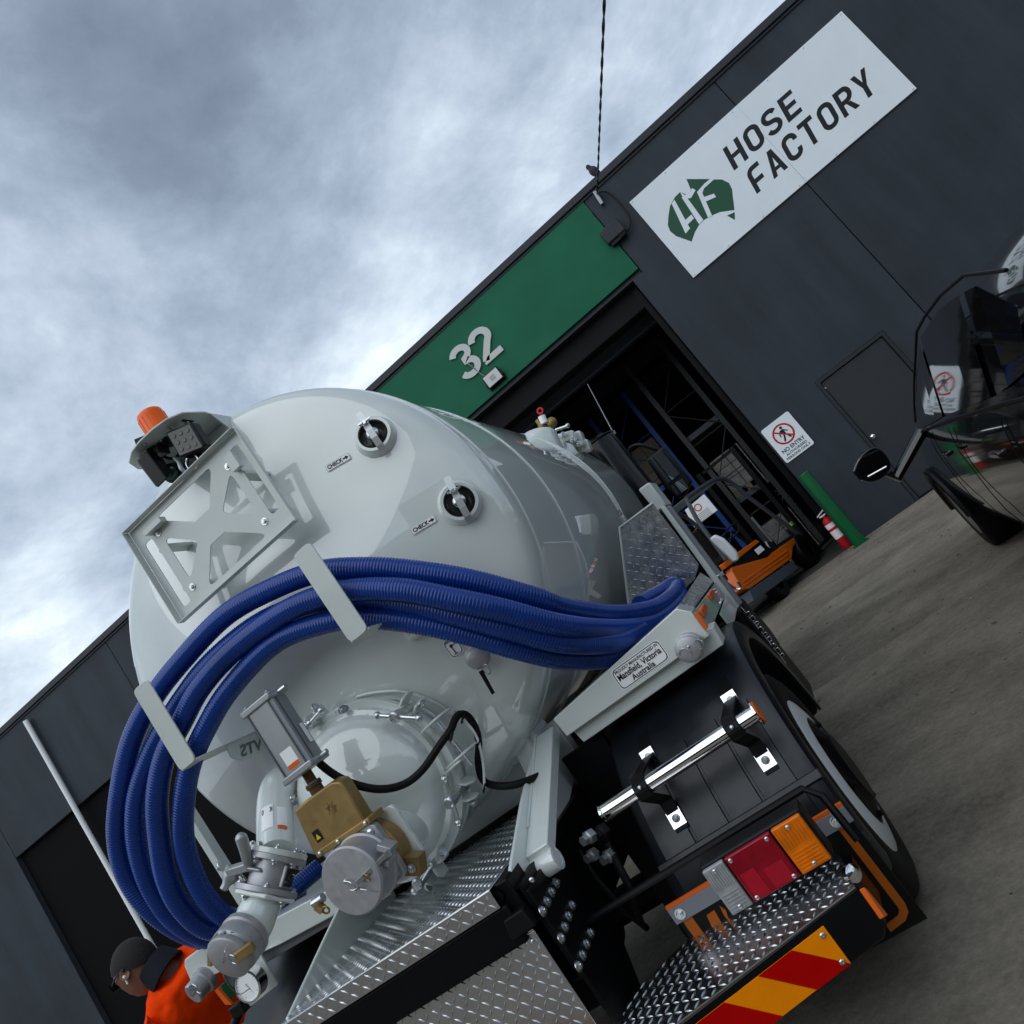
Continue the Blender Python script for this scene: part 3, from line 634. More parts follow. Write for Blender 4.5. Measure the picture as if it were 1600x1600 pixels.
# ================================================================== black car on the right
car = thing('parked_car', (1.8, 5.0, 0), 'black parked car with wing mirror at the right edge', 'car')
CB = mat('black_car_paint', (.005, .005, .006), .12, coat=1.0)
Mc = Matrix.Translation((.96, 5, 0)) @ Matrix.Rotation(R_(-5.2), 4, 'Z') @ Matrix.Translation((-.96, -5, 0))
def cpart(b, nm, m, par=None, bev=0.0, seg=3): b.xform(Mc); return b.build(nm, m, par or car, bev=bev, seg=seg)
X0, X1 = .96, 2.72
ST = [  # station: y, [(inset, z) x7]
 (2.02, [(.30, .40), (.22, .45), (.16, .62), (.17, .80), (.20, .92), (.36, .97), (.88, .99)]),
 (2.12, [(.16, .28), (.08, .38), (.05, .62), (.06, .86), (.10, .99), (.26, 1.10), (.88, 1.14)]),
 (2.45, [(.10, .24), (.03, .36), (.0, .62), (.02, .88), (.06, 1.02), (.23, 1.34), (.88, 1.40)]),
 (2.9, [(.10, .22), (.03, .35), (.0, .62), (.02, .88), (.06, 1.02), (.24, 1.47), (.88, 1.53)]),
 (3.7, [(.10, .22), (.03, .35), (.0, .62), (.02, .88), (.06, 1.01), (.25, 1.51), (.88, 1.57)]),
 (4.4, [(.10, .22), (.03, .35), (.0, .62), (.02, .88), (.06, 1.005), (.25, 1.485), (.88, 1.55)]),
 (4.75, [(.10, .22), (.03, .35), (.0, .62), (.02, .88), (.06, 1.0), (.225, 1.40), (.88, 1.47)]),
 (5.4, [(.10, .22), (.03, .35), (.0, .62), (.02, .88), (.06, .995), (.155, 1.215), (.88, 1.28)]),
 (6.0, [(.10, .22), (.03, .35), (.0, .62), (.02, .87), (.07, .985), (.12, 1.045), (.88, 1.10)]),
 (6.2, [(.10, .22), (.03, .35), (.0, .62), (.02, .86), (.08, .965), (.16, 1.00), (.88, 1.03)]),
 (6.8, [(.11, .22), (.04, .34), (.02, .60), (.05, .80), (.13, .89), (.26, .93), (.88, .965)]),
 (7.25, [(.18, .24), (.12, .34), (.10, .56), (.14, .70), (.22, .78), (.36, .82), (.88, .86)]),
 (7.48, [(.36, .28), (.28, .36), (.26, .50), (.30, .60), (.36, .66), (.5, .70), (.88, .72)])]
vsx = []; nn_ = 13
for y, sec in ST:
    vsx += [V((X0+i, y, z)) for i, z in sec]+[V((X1-i, y, z)) for i, z in reversed(sec[:-1])]
fsx = [[k*nn_+i, k*nn_+i+1, (k+1)*nn_+i+1, (k+1)*nn_+i] for k in range(len(ST)-1) for i in range(nn_-1)]
fsx += [[k*nn_+nn_-1, k*nn_, (k+1)*nn_, (k+1)*nn_+nn_-1] for k in range(len(ST)-1)]+[list(range(nn_)), list(range((len(ST)-1)*nn_, len(ST)*nn_))]
b = MB(); b.add(vsx, fsx); bo_ = cpart(b, 'body', CB); bo_.data.polygons.foreach_set('use_smooth', [True]*len(bo_.data.polygons))
for at_ in list(bo_.data.attributes):
    if at_.name == 'sharp_edge': bo_.data.attributes.remove(at_)
md = bo_.modifiers.new('sub', 'SUBSURF'); md.levels = 2; md.render_levels = 3
def sec_at(y, k):
    for (ya, sa), (yb, sb2) in zip(ST, ST[1:]):
        if ya <= y <= yb:
            t = (y-ya)/(yb-ya); return (sa[k][0]*(1-t)+sb2[k][0]*t, sa[k][1]*(1-t)+sb2[k][1]*t)
def gl(y, t, out=.008):
    a, c = sec_at(y, 4), sec_at(y, 5); return V((X0+a[0]+(c[0]-a[0])*t-out, y, a[1]+(c[1]-a[1])*t))
def glass(cells):
    b = MB()
    for (ya, t0_, t1_), (yb, u0_, u1_) in zip(cells, cells[1:]):
        K2 = 5
        for k in range(K2):
            f0_, f1_ = k/K2, (k+1)/K2
            b.add([gl(ya, t0_+(t1_-t0_)*f0_), gl(yb, u0_+(u1_-u0_)*f0_), gl(yb, u0_+(u1_-u0_)*f1_), gl(ya, t0_+(t1_-t0_)*f1_)], [(0, 1, 2, 3)])
    return b
for cells in ([(5.82, .25, .55), (5.5, .12, .86), (5.1, .10, .90), (4.75, .10, .90), (4.46, .10, .90)], [(4.38, .10, .90), (4.0, .10, .90), (3.6, .10, .90), (3.2, .11, .89)], [(3.1, .12, .88), (2.9, .14, .86), (2.6, .25, .70)]):
    cpart(glass(cells), 'side_window', GLASSD)
b = MB(); b.tube([gl(y, .98, .012) for y in (5.95, 5.6, 5.2, 4.8, 4.4, 4.0, 3.5, 3.0, 2.6)], .007, 6); cpart(b, 'window_trim', RUBBER)
b = MB(); b.tube([gl(y, .04, .014) for y in (5.95, 5.4, 4.8, 4.2, 3.6, 3.0, 2.5)], .009, 6); cpart(b, 'window_seal', RUBBER)
b = MB(); rows = []
for y in (5.92, 5.7, 5.4, 5.1, 4.8, 4.62):
    i5, z5 = sec_at(y, 5); i6, z6 = sec_at(y, 6); rows.append([V((X0+i5+.05, y, z5+.012)), V((X0+.55, y, z5+(z6-z5)*.8+.014)), V(((X0+X1)/2, y, z6+.012)), V((X1-.55, y, z5+(z6-z5)*.8+.014)), V((X1-i5-.05, y, z5+.012))])
for ra, rb2 in zip(rows, rows[1:]):
    for k in range(4): b.add([ra[k], ra[k+1], rb2[k+1], rb2[k]], [(0, 1, 2, 3)])
cpart(b, 'windscreen', GLASSD)
for yc in (6.38, 3.05):
    b = MB(); b.tube([(X0-.004, yc+.37*math.cos(math.pi*i/14), .32+.37*math.sin(math.pi*i/14)) for i in range(15)], .03, 8); cpart(b, 'arch_trim', BLACKP)
for yc in (6.38, 3.05):
    for xx, s in ((X0-.005, 1), (X1+.005, -1)):
        b = MB(); b.lathe((xx, yc, .32), (s, 0, 0), [(.2, 0), (.28, -.008), (.31, .005), (.325, .03), (.325, .19), (.31, .21), (.2, .21)], 48, True); b.xform(Mc); wv = b.build('wheel', RUBBER, car)
        b = MB(); b.lathe((xx, yc, .32), (s, 0, 0), [(.205, .0), (.19, .03), (.06, .05), (.05, .03), (0, .03)], 30)
        for k in range(5):
            a = 2*math.pi*k/5; b.obox((xx+s*.025, yc+math.cos(a)*.12, .32+math.sin(a)*.12), V((0, math.cos(a), math.sin(a)))*.08, V((0, -math.sin(a), math.cos(a)))*.02, (.015, 0, 0))
        b.xform(Mc); b.build('alloy_rim', mat('alloy_rim', (.3, .31, .32), .3, 1), wv)
for y in (5.2, 4.39, 3.2):
    b = MB(); b.tube([(X0+.025, y, .36), (X0-.003, y, .5), (X0-.003, y, .62), (X0+.012, y, .86), (X0+.045, y, .99)], .0025, 6); cpart(b, 'door_seam', RUBBER)
for y in (4.62, 3.35):
    b = MB(); b.box(X0-.03, X0-.005, y-.09, y+.09, .86, .885).box(X0-.028, X0+.01, y-.09, y-.075, .86, .885); cpart(b, 'door_handle', CB, bev=.006)
mo = [at(p.x, p.y, 5.42) for p in spline([V((x, y, 0)) for x, y in ((1334, 737), (1340, 722), (1352, 706), (1367, 699), (1380, 706), (1390, 720), (1391, 732), (1380, 746), (1362, 753), (1350, 751), (1341, 747), (1334, 737))], 3)][:-1]
cm_ = sum(mo, V())/len(mo)
b = MB(); vs2 = []; 
for sc2, dy in ((1.0, 0), (1.02, .03), (.85, .11), (.5, .16)): vs2 += [cm_+(p-cm_)*sc2+V((0, dy, 0)) for p in mo]
n_ = len(mo); fs2 = [[k*n_+i, k*n_+(i+1) % n_, (k+1)*n_+(i+1) % n_, (k+1)*n_+i] for k in range(3) for i in range(n_)]+[list(range(n_)), list(range(3*n_, 4*n_))]
b.add(vs2, fs2); wm = b.build('wing_mirror', CB, car, bev=.004)
b = MB(); b.add([cm_+(p-cm_)*.86+V((.004, -.003, .004)) for p in mo], [list(range(n_))]); b.build('mirror_glass', mat('mirror_glass_dark', (.16, .18, .20), .03, 1), wm)
b = MB(); p, q_ = at(1356, 745, 5.405), at(1385, 729, 5.405); b.cyl(p, q_, .006, n=6); b.build('mirror_trim', mat('bright_steel', (.80, .82, .83), .22, 1), wm)
b = MB(); b.tube([at(1388, 738, 5.45), at(1400, 748, 5.45), Mc @ V((X0+.05, 5.5, 1.0))], [.045, .05, .06], 12, flat=.7); b.build('mirror_stalk', CB, wm)
# ================================================================== vacuum truck
XC, ZC, RT = -1.46, 1.845, .85
trk = thing('vacuum_truck', (XC, 3.5, 0), 'white vacuum tanker truck seen from behind with valves on its domed rear end', 'truck')
H0 = 2.19
def headY(x, z):
    r = math.hypot(x-XC, z-ZC); return H0+r*r/4
def hp(px, py, lift=0.0):
    Y = 2.25
    for _ in range(12):
        p = at(px, py, Y); Y = headY(p.x, p.z)
    p = at(px, py, Y); n = hn(p); return p+n*lift
def hn(p):
    return V(((p.x-XC)/2, -1, (p.z-ZC)/2)).normalized()
prof = [(.77*i/20, H0+(.77*i/20)**2/4) for i in range(21)]+[(.80, 2.354), (.825, 2.374), (.841, 2.40), (.849, 2.43), (RT, 2.46), (RT, 5.3), (.842, 5.34), (.80, 5.4), (.6, 5.46), (.3, 5.5), (0, 5.51)]
b = MB(); b.lathe((XC, 0, ZC), (0, 1, 0), prof, 128); tank = b.build('tank', WHITE, trk, ang=60)
for y in (2.49, 2.99, 4.36):
    b = MB(); b.torus((XC, y, ZC), (0, 1, 0), RT+.0005, .0045, 128, 6); b.build('weld_seam', WHITE, tank)
# ---- sight glasses
def sight(px, py, tilt):
    c = hp(px, py); n = hn(c)
    b = MB(); b.lathe(c, n, [(.074, -.02), (.074, .004), (.068, .010), (.066, .026), (.062, .031), (.052, .031), (.050, .026), (.050, .005)], 40)
    s = b.build('sight_glass', WHITE, trk)
    b = MB(); b.torus(c+n*.026, n, .0485, .0045, 36, 6); b.build('gasket', RUBBER, s)
    b = MB(); b.lathe(c, n, [(.046, .008), (.046, .024), (.041, .026), (.038, .020), (.026, .016)], 36); b.build('glass', mat('dark_sight_glass', (.05, .052, .05), .12, .6), s)
    b = MB(); b.lathe(c, n, [(.0255, .0165), (.025, .030), (.021, .040), (.012, .046), (0, .047)], 36); b.build('cap', mat('brushed_stainless', (.62, .64, .65), .22, 1), s)
    d = V((math.sin(R_(tilt)), 0, math.cos(R_(tilt)))); d = (d-n*d.dot(n)).normalized(); w_ = n.cross(d)
    P = [c+d*a+n*h for a, h in ((-.075, .028), (-.058, .045), (-.03, .056), (0, .060), (.035, .058), (.062, .054), (.085, .050))]
    b = MB()
    for a, q in zip(P, P[1:]): b.obox((a+q)/2, (q-a)/2*1.02, w_*.0115, n*.002)
    b.build('strap', mat('satin_steel', (.62, .65, .65), .42, .55), s)
    k = c+d*.03+n*.062; b = MB(); b.cyl(k-n*.02, k+n*.012, .007, n=10)
    for sg_ in (-1, 1): b.obox(k+w_*.012*sg_+n*.010, w_*.009, d*.003, n*.006+w_*.003*sg_)
    b.build('wing_nut', ZINC, s)
sight(587, 683, 2); sight(719, 786, 8)
def vinyl(BL, BR, TL, s_, parent, arrow=True, name='sticker'):
    BL, BR, TL = V(BL), V(BR), V(TL); ex, ey = BR-BL, TL-BL; n = ex.cross(ey).normalized()
    P = lambda a, c, l=0: BL+ex*a+ey*c+n*l
    rr = lambda i, rx, ry: [P(x, y) for x, y in []]
    asp = ey.length/ex.length
    def rect(ins, l):
        pts = rrect(ins*asp, 1-ins*asp, ins, 1-ins, .5)  # placeholder radius
        r = .18; q = []
        x0, x1, y0, y1 = ins*asp, 1-ins*asp, ins, 1-ins
        for cx_, cy_, a0 in ((x1-r*asp, y1-r, 0), (x0+r*asp, y1-r, 90), (x0+r*asp, y0+r, 180), (x1-r*asp, y0+r, 270)):
            q += [P(cx_+r*asp*math.cos(R_(a0+30*i)), cy_+r*math.sin(R_(a0+30*i)), l) for i in range(4)]
        return q
    b = MB(); sheet(b, rect(0, 0)); o = b.build(name, LABEL, parent)
    b = MB(); sheet(b, rect(.04, .0006)); b.build('border', PRINT, o)
    b = MB(); sheet(b, rect(.075, .0011)); b.build('face', LABEL, o)
    return o, P, n
for BL, BR, TL in (((513.2, 738.5), (550, 717), (507.6, 728.6)), ((646.2, 837), (683.5, 814.6), (640.6, 826.4))):
    o, P, n = vinyl(hp(*BL, .0035), hp(*BR, .0035), hp(*TL, .0035), 'CHECK', tank)
    text('CHECK', P(.07, .22, .002), P(.71, .22, .002), P(.07, .80, .002), PRINT, o, bold=.032, lift=.0002, nrm=n)
    b = MB(); sheet(b, [P(a, c, .0022) for a, c in ((.72, .40), (.83, .40), (.83, .22), (.95, .5), (.83, .78), (.83, .60), (.72, .60))]); b.build('arrow', PRINT, o)
# 'last operation' sticker with pictogram under the hoses
o, P, n = vinyl(hp(709, 1031, .004), hp(727, 1016, .004), hp(690, 1005, .004), '', tank)
b = MB(); sheet(b, [P(.42+.11*math.cos(i*.5236), .60+.09*math.sin(i*.5236), .002) for i in range(12)]); sheet(b, [P(a, c, .0022) for a, c in ((.5, .62), (.9, .62), (.9, .57), (.5, .57))]); sheet(b, [P(a, c, .0022) for a, c in ((.38, .52), (.46, .52), (.46, .18), (.38, .18))]); sheet(b, [P(a, c, .0024) for a, c in ((.25, .18), (.6, .18), (.6, .14), (.25, .14))]); b.build('pictogram', PRINT, o)
text('OPERATING', P(.1, .80, .002), P(.9, .80, .002), P(.1, .90, .002), PRINT, o, nrm=n, lift=.0003, bold=.03)

# ---- perforated sign bracket on the head
def cut_plate(name, outer, holes, M, t, m, parent, bev=0.0):
    cu = bpy.data.curves.new('cut', 'CURVE'); cu.dimensions = '2D'; cu.fill_mode = 'BOTH'; cu.extrude = t/2
    for P in [outer]+holes:
        s = cu.splines.new('POLY'); s.points.add(len(P)-1); s.use_cyclic_u = True
        for q, p in zip(s.points, P): q.co = (p[0], p[1], 0, 1)
    o = bpy.data.objects.new('cut', cu); col.objects.link(o); me = bpy.data.meshes.new_from_object(o); bpy.data.objects.remove(o)
    b = MB(); b.add([M @ V(v.co) for v in me.vertices], [list(p.vertices) for p in me.polygons]); bpy.data.meshes.remove(me)
    return b.build(name, m, parent, bev=bev)
def rounded(P, r, n=4):
    P = [V((p[0], p[1])) for p in P]; o = []
    for i in range(len(P)):
        a, c, d = P[i-1], P[i], P[(i+1) % len(P)]; u = (a-c).normalized(); w_ = (d-c).normalized()
        l = min(r/max(.2, math.tan(u.angle(w_)/2)), .45*(a-c).length, .45*(d-c).length); s, e_ = c+u*l, c+w_*l
        o += [tuple((1-k/n)**2*s+2*(1-k/n)*(k/n)*c+(k/n)**2*e_) for k in range(n+1)]
    return o
BY = 2.125; bc = V((-.6725*BY, BY, HC+.4705*BY)); hw, hh = .1335*BY, .0885*BY
Mb = Matrix(((hw, 0, 0, bc.x), (0, 0, 1, bc.y), (0, hh, 0, bc.z), (0, 0, 0, 1)))
asp = hh/hw
hol = [[(-.60, .84), (.46, .84), (.13, .26), (-.13, .26)], [(-.46, -.84), (.60, -.84), (.13, -.26), (-.13, -.26)],
       [(.24, .04), (.62, .50), (.62, -.46)], [(-.24, -.04), (-.62, -.50), (-.62, .46)],
       [(.76, -.62), (.90, -.62), (.90, .80), (.76, .80)], [(-.76, .62), (-.90, .62), (-.90, -.80), (-.76, -.80)]]
hol = [[(x, y) for x, y in rounded([(x, y*asp) for x, y in h], .05)] for h in hol]; hol = [[(x, y/asp) for x, y in h] for h in hol]
br = cut_plate('sign_bracket', [(-1, -1), (1, -1), (1, 1), (-1, 1)], hol, Mb, .004, WHITE2, trk)
fl_ = .032
b = MB(); x0, x1, z0, z1 = bc.x-hw, bc.x+hw, bc.z-hh, bc.z+hh
b.box(x0, x1, BY-fl_, BY-.003, z1, z1+.004).box(x0, x1, BY-fl_, BY-.003, z0-.004, z0).box(x0-.004, x0, BY-fl_, BY-.003, z0, z1).box(x1, x1+.004, BY-fl_*.6, BY-.003, z0, z1)
b.build('lip', WHITE2, br, bev=.001)
for sx in (-.64, .64):
    for sz in (-.62, .60): bolt((bc.x+sx*hw, BY-.003, bc.z+sz*hh), (0, -1, 0), .0085, br)
for sx in (-.72, .70):
    x = bc.x+sx*hw
    for ka, kb in ((.30, .36), (-.55, -.49)): b = MB(); b.box(x-.02, x+.02, BY+.004, 2.36, bc.z+ka*hh, bc.z+kb*hh); b.build('standoff', WHITE2, br)
b = MB(); b.prism([(x1-.085, BY-.006, z1-.055), (x1-.05, BY-.006, z1-.055), (x1-.05, BY-.006, z1-.115), (x1-.085, BY-.006, z1-.115)], (0, -.022, 0)); b.build('tab', WHITE2, br); b = MB(); b.prism([(x0+.075, BY-.006, z1-.05), (x0+.075, BY-.006, z1-.068), (x0+.16, BY-.006, z1-.068), (x0+.16, BY-.006, z1-.05)], (0, -.03, 0)); b.build('tab', WHITE2, br)

# ---- shelf with beacon and work lights on the tank top
ZS = 2.655
fp = [atZ(x, y, ZS) for x, y in ((321, 644.5), (286, 645.5), (260, 656), (238, 672), (217, 692), (206, 707), (202, 724))]
xl = fp[-1].x
poly = [V((fp[0].x-.03, 2.43, ZS))]+fp+[V((xl-.03, 2.20, ZS)), V((xl-.01, 2.43, ZS))]
b = MB(); b.prism(poly, (0, 0, .006)); shelf = b.build('light_shelf', WHITE2, trk, bev=.001)
b = MB(); b.prism([V((fp[0].x-.004, y, z)) for y, z in ((fp[0].y+.02, ZS-.001), (2.42, ZS-.001), (2.42, ZS-.14), (2.36, ZS-.10))], (.005, 0, 0)); b.build('gusset', WHITE2, shelf); b = MB(); b.prism([V((xl+.02, y, z)) for y, z in ((2.2, ZS-.001), (2.42, ZS-.001), (2.42, ZS-.14), (2.36, ZS-.10))], (.005, 0, 0)); b.build('gusset', WHITE2, shelf)
bc_ = at(244, 664, 2.19)
bx_, by_ = bc_.x, 2.19
b = MB(); b.lathe((bx_, by_, ZS+.0065), (0, 0, 1), [(.05, 0), (.05, .012), (.046, .014)], 32); bea = b.build('beacon', BLACKP, trk)
b = MB(); b.lathe((bx_, by_, ZS+.0205), (0, 0, 1), [(.0485, 0), (.0475, .082), (.045, .094), (.038, .100), (0, .102)], 32); b.build('lens', AMBER, bea)
b = MB()
for k in range(16):
    a = 2*math.pi*k/16; b.obox((bx_+.048*math.cos(a), by_+.048*math.sin(a), ZS+.062), V((-math.sin(a), math.cos(a), 0))*.002, V((math.cos(a), math.sin(a), 0))*.0012, (0, 0, .036))
b.build('lens_rib', AMBER, bea)
def worklight(cs, Y, back, parent, leds=True):
    Q = [at(x, y, Y) for x, y in cs]; c = sum(Q, V())/4; n = (Q[1]-Q[0]).cross(Q[3]-Q[0]).normalized()
    if n.y > 0: n = -n
    if back is not None: n = V(back).normalized()
    b = MB(); b.prism([p-n*.002 for p in Q], -n*.045); o = b.build('work_light', BLACKP, parent, bev=.006)
    ex = (Q[1]-Q[0]); ey = (Q[3]-Q[0])
    b = MB(); b.prism([Q[0]+ex*a+ey*d for a, d in ((.07, .07), (.93, .07), (.93, .93), (.07, .93))], -n*.004); b.build('lens', mat('work_light_lens', (.035, .038, .042), .22, coat=.4), o)
    if leds:
        b = MB()
        for i in range(3):
            for j in range(3):
                p = Q[0]+ex*(.24+.26*i)+ey*(.24+.26*j); b.lathe(p, n, [(.0085, 0), (.007, .003), (0, .003)], 10)
        b.build('led', mat('led_chip', (.13, .125, .09), .25), o)
    b = MB()
    for i in range(5): b.prism([Q[0]+ex*(.12+.17*i)-n*.048, Q[0]+ex*(.17+.17*i)-n*.048, Q[3]+ex*(.17+.17*i)-n*.048, Q[3]+ex*(.12+.17*i)-n*.048], -n*.02)
    b.build('cooling_fin', BLACKP, o)
    return o
wl = worklight(((257, 676), (297, 659), (321, 696), (280, 716)), 2.13, None, trk)
wl2 = MB(); Q = [at(213, 720, 2.10), at(246, 763, 2.10), at(254, 754, 2.16), at(224, 715, 2.16)]
n = (Q[1]-Q[0]).cross(Q[3]-Q[0]).normalized(); n = n if n.x < 0 else -n
wl2.prism(Q, -n*.05); o = wl2.build('work_light', BLACKP, trk, bev=.005)
b = MB(); ex, ey = Q[1]-Q[0], Q[3]-Q[0]; b.prism([Q[0]+ex*a+ey*d for a, d in ((.06, .08), (.94, .08), (.94, .92), (.06, .92))], n*.003); b.build('lens', mat('work_light_lens', (.035, .038, .042), .22), o)
b = MB()
for i in range(3): b.lathe(Q[0]+ex*(.25+.25*i)+ey*.5, n, [(.009, .003), (.006, .006), (0, .006)], 10)
b.build('led', mat('led_chip', (.13, .125, .09), .25), o)
# reversing camera / buzzer cluster hanging below the shelf
c = at(262, 735, 2.2); b = MB(); b.lathe(c+V((0, .06, .0)), (.1, -1, -.3), [(.03, 0), (.036, .01), (.036, .06), (.03, .066)], 20); o = b.build('reversing_camera', BLACKP, trk)
b = MB(); d = V((.1, -1, -.3)).normalized(); b.lathe(c+V((0, .06, 0))+d*.0665, d, [(.026, 0), (.018, .006), (0, .008)], 18); b.build('glass', mat('green_tinted_glass', (.01, .05, .03), .05, coat=.6), o)
c = at(299, 722, 2.16); b = MB(); b.lathe(c+V((0, .07, 0)), (0, -1, 0), [(.024, 0), (.034, .012), (.036, .06), (.031, .068), (.028, .062)], 22); o = b.build('reversing_buzzer', BLACKP, trk)
b = MB(); b.torus(c+V((0, .005, 0)), (0, -1, 0), .026, .003, 20, 6); b.build('rim', ZINC, o)
b = MB(); b.tube(spline([at(273, 715, 2.15), at(280, 722, 2.14), at(284, 732, 2.13), at(296, 742, 2.14)]), .008, 6, flat=.35); b.build('bracket_strap', GALV, shelf)
for px, py, Y in ((229, 690, 2.16), (248, 705, 2.18), (262, 690, 2.2), (285, 655, 2.2)):
    c = at(px, py, Y); b = MB(); b.obox(c, (.02, .004, -.006), (0, .028, 0), (.004, 0, .014)); b.build('lamp_bracket', BLACKP, shelf, bev=.002)
for px, py in ((260, 667), (285, 659), (218, 693), (213, 713), (244, 687)):
    p = atZ(px, py, ZS); bolt((p.x, p.y+.02, ZS-.001), (0, 0, -1), .006, shelf)
    bolt((p.x, p.y+.02, ZS+.0065), (0, 0, 1), .005, shelf, 'dome')
b = MB(); b.tube(spline([at(262, 735, 2.26), at(250, 715, 2.24), at(240, 700, 2.22), at(246, 690, 2.22)]), .007, 6); b.tube(spline([at(226, 735, 2.18), at(236, 722, 2.2), at(238, 706, 2.22), at(248, 690, 2.22)]), .006, 6); b.tube(spline([at(290, 690, 2.2), at(275, 715, 2.24), at(255, 712, 2.24), at(246, 690, 2.22)]), .006, 6); b.build('wiring', RUBBER, shelf)

# ---- hose arms
def hose_arm(xa, w_, z0, z1, yf, yb):
    b = MB(); t = .006
    b.prism([(x, yf, z) for x, z in rounded([(xa-w_, z0), (xa+w_, z0), (xa+w_, z1), (xa-w_, z1)], .02)], (0, t, 0))
    b.box(xa-w_, xa+w_, yf+t, yb, z0, z0+t)
    return b.build('hose_arm', WHITE2, trk, bev=.0015)
yA = 1.93
a1 = hose_arm(-.563*yA, .0365, HC+.184*yA, HC+.345*yA, yA, 2.26)
a0 = hose_arm(-.944*yA, .0365, HC+.196*yA, HC+.352*yA, yA, 2.36)
b = MB(); b.box(-.563*yA-.03, -.563*yA+.17, 2.205, 2.27, HC+.184*yA-.07, HC+.184*yA+.012); b.build('mounting_pad', WHITE, a1, bev=.02)
gx = -.944*yA+.037
gp = [atX(x, y, gx) for x, y in ((312, 1191), (352, 1173), (357, 1180), (366, 1185), (380, 1188), (395, 1182), (413, 1169), (424, 1160), (424, 1138))]
gp[0] = V((gx, yA+.03, HC+.196*yA)); gp[-1] = V((gx, 2.33, HC+.196*yA))
gp = [V((gx, yA+.14, HC+.196*yA-.001)), gp[2]*.5+gp[3]*.5, gp[4], gp[5], gp[6], V((gx, 2.36, gp[6].z)), V((gx, 2.36, HC+.196*yA-.001))]
b = MB(); b.prism(gp, (-.005, 0, 0)); gs = b.build('gusset', WHITE2, a0)
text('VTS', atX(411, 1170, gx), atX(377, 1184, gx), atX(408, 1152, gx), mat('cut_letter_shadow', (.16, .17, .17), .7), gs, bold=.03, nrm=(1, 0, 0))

# ---- rear door
DC = V((XC, 0, 1.245))
b = MB(); b.lathe(DC, (0, 1, 0), [(.268, 2.40), (.268, 2.175), (.290, 2.170), (.290, 2.145), (.24, 2.144)], 72); neck = b.build('door_neck', WHITE, trk)
b = MB(); b.lathe(DC, (0, 1, 0), [(.24, 2.143), (.264, 2.142), (.266, 2.112), (.252, 2.106)]+[(.25*math.cos(R_(a)), 2.106-.125*math.sin(R_(a))) for a in range(6, 91, 7)]+[(0, 1.981)], 72); lid = b.build('rear_door', WHITE, trk, ang=30)
b = MB(); b.torus(DC+V((0, 2.235, 0)), (0, 1, 0), .275, .006, 72, 6); b.build('weld_bead', WHITE, neck)
def boss(px, py, Y, sx=.02, sz=.03, parent=lid, m=WHITE, rot=0.0):
    c = at(px, py, Y); M = Matrix.Rotation(R_(rot), 3, 'Y'); b = MB(); b.obox(c, M @ V((sx, 0, 0)), (0, .028, 0), M @ V((0, 0, sz))); return b.build('clamp_lug', m, parent, bev=.006)
def clamp(px, py, e1, e2, lx=None, Y=2.05):
    c = at(px, py, Y); p, q = at(*e1, Y-.004), at(*e2, Y-.004)
    b = MB(); b.cyl(p, q, .0075, n=10); b.sphere(p, .0125, 12); b.sphere(q, .0125, 12)
    b.lathe(c+V((0, -.022, 0)), (0, 1, 0), [(.012, 0), (.0165, .004), (.0165, .045), (.012, .09), (.012, .15)], 16)
    o = b.build('swing_bolt', ZINC, lid)
    rad = (V((c.x, 0, c.z))-V((DC.x, 0, DC.z))).normalized(); k = V((c.x, 2.15, c.z))+rad*.012; tn = V((0, 1, 0)).cross(rad)
    for s in (-1, 1):
        b = MB(); b.prism([k+tn*.020*s+rad*a+V((0, h, 0)) for a, h in ((-.02, .03), (.028, .03), (.030, -.012), (.014, -.036), (-.012, -.034))], tn*.008*s); b.build('clamp_lug', WHITE, lid, bev=.003)
    bolt(k+rad*.022+tn*.03+V((0, -.02, 0)), tn, .011, lid)
clamp(619, 1119, (590, 1118), (655, 1122)); clamp(704, 1252, (695, 1217), (716, 1286))
clamp(480, 1135, (484, 1130), (502, 1110), Y=2.08); clamp(431, 1263, (405, 1280), (456, 1248), Y=2.06); clamp(655, 1378, (648, 1392), (672, 1352), Y=2.06)
for px, py in ((535, 1111), (689, 1335)):
    boss(px, py, 2.14, .012, .018); bolt(at(px+2, py-2, 2.10), (.5, -.6, .6), .012, lid)
# hinge rod with its lug plates
h0, h1 = at(681, 1128, 2.07), at(736, 1197, 2.07)
b = MB(); b.cyl(h0, h1, .0075, n=10); b.build('hinge_rod', ZINC, lid)
for k, (px, py) in enumerate(((672, 1131), (712, 1186), (708, 1196))):
    c = at(px+6, py-6, 2.09); ax = (h1-h0).normalized(); u_ = ax.cross(V((0, 1, 0)))
    b = MB(); b.prism([c+u_*a+V((0, h, 0)) for a, h in ((-.055, .05), (-.06, -.005), (-.03, -.03), (.02, -.035), (.04, -.01), (.045, .05))], ax*.007); b.build('hinge_lug', WHITE, lid, bev=.002)
# curved drip rail above the door
b = MB(); b.tube(spline([hp(x, y, .012) for x, y in ((560, 1091), (562, 1086), (590, 1080), (625, 1078), (655, 1085), (685, 1098), (706, 1113), (708, 1106))], 6), .0055, 8); b.build('drip_rail', WHITE, tank)
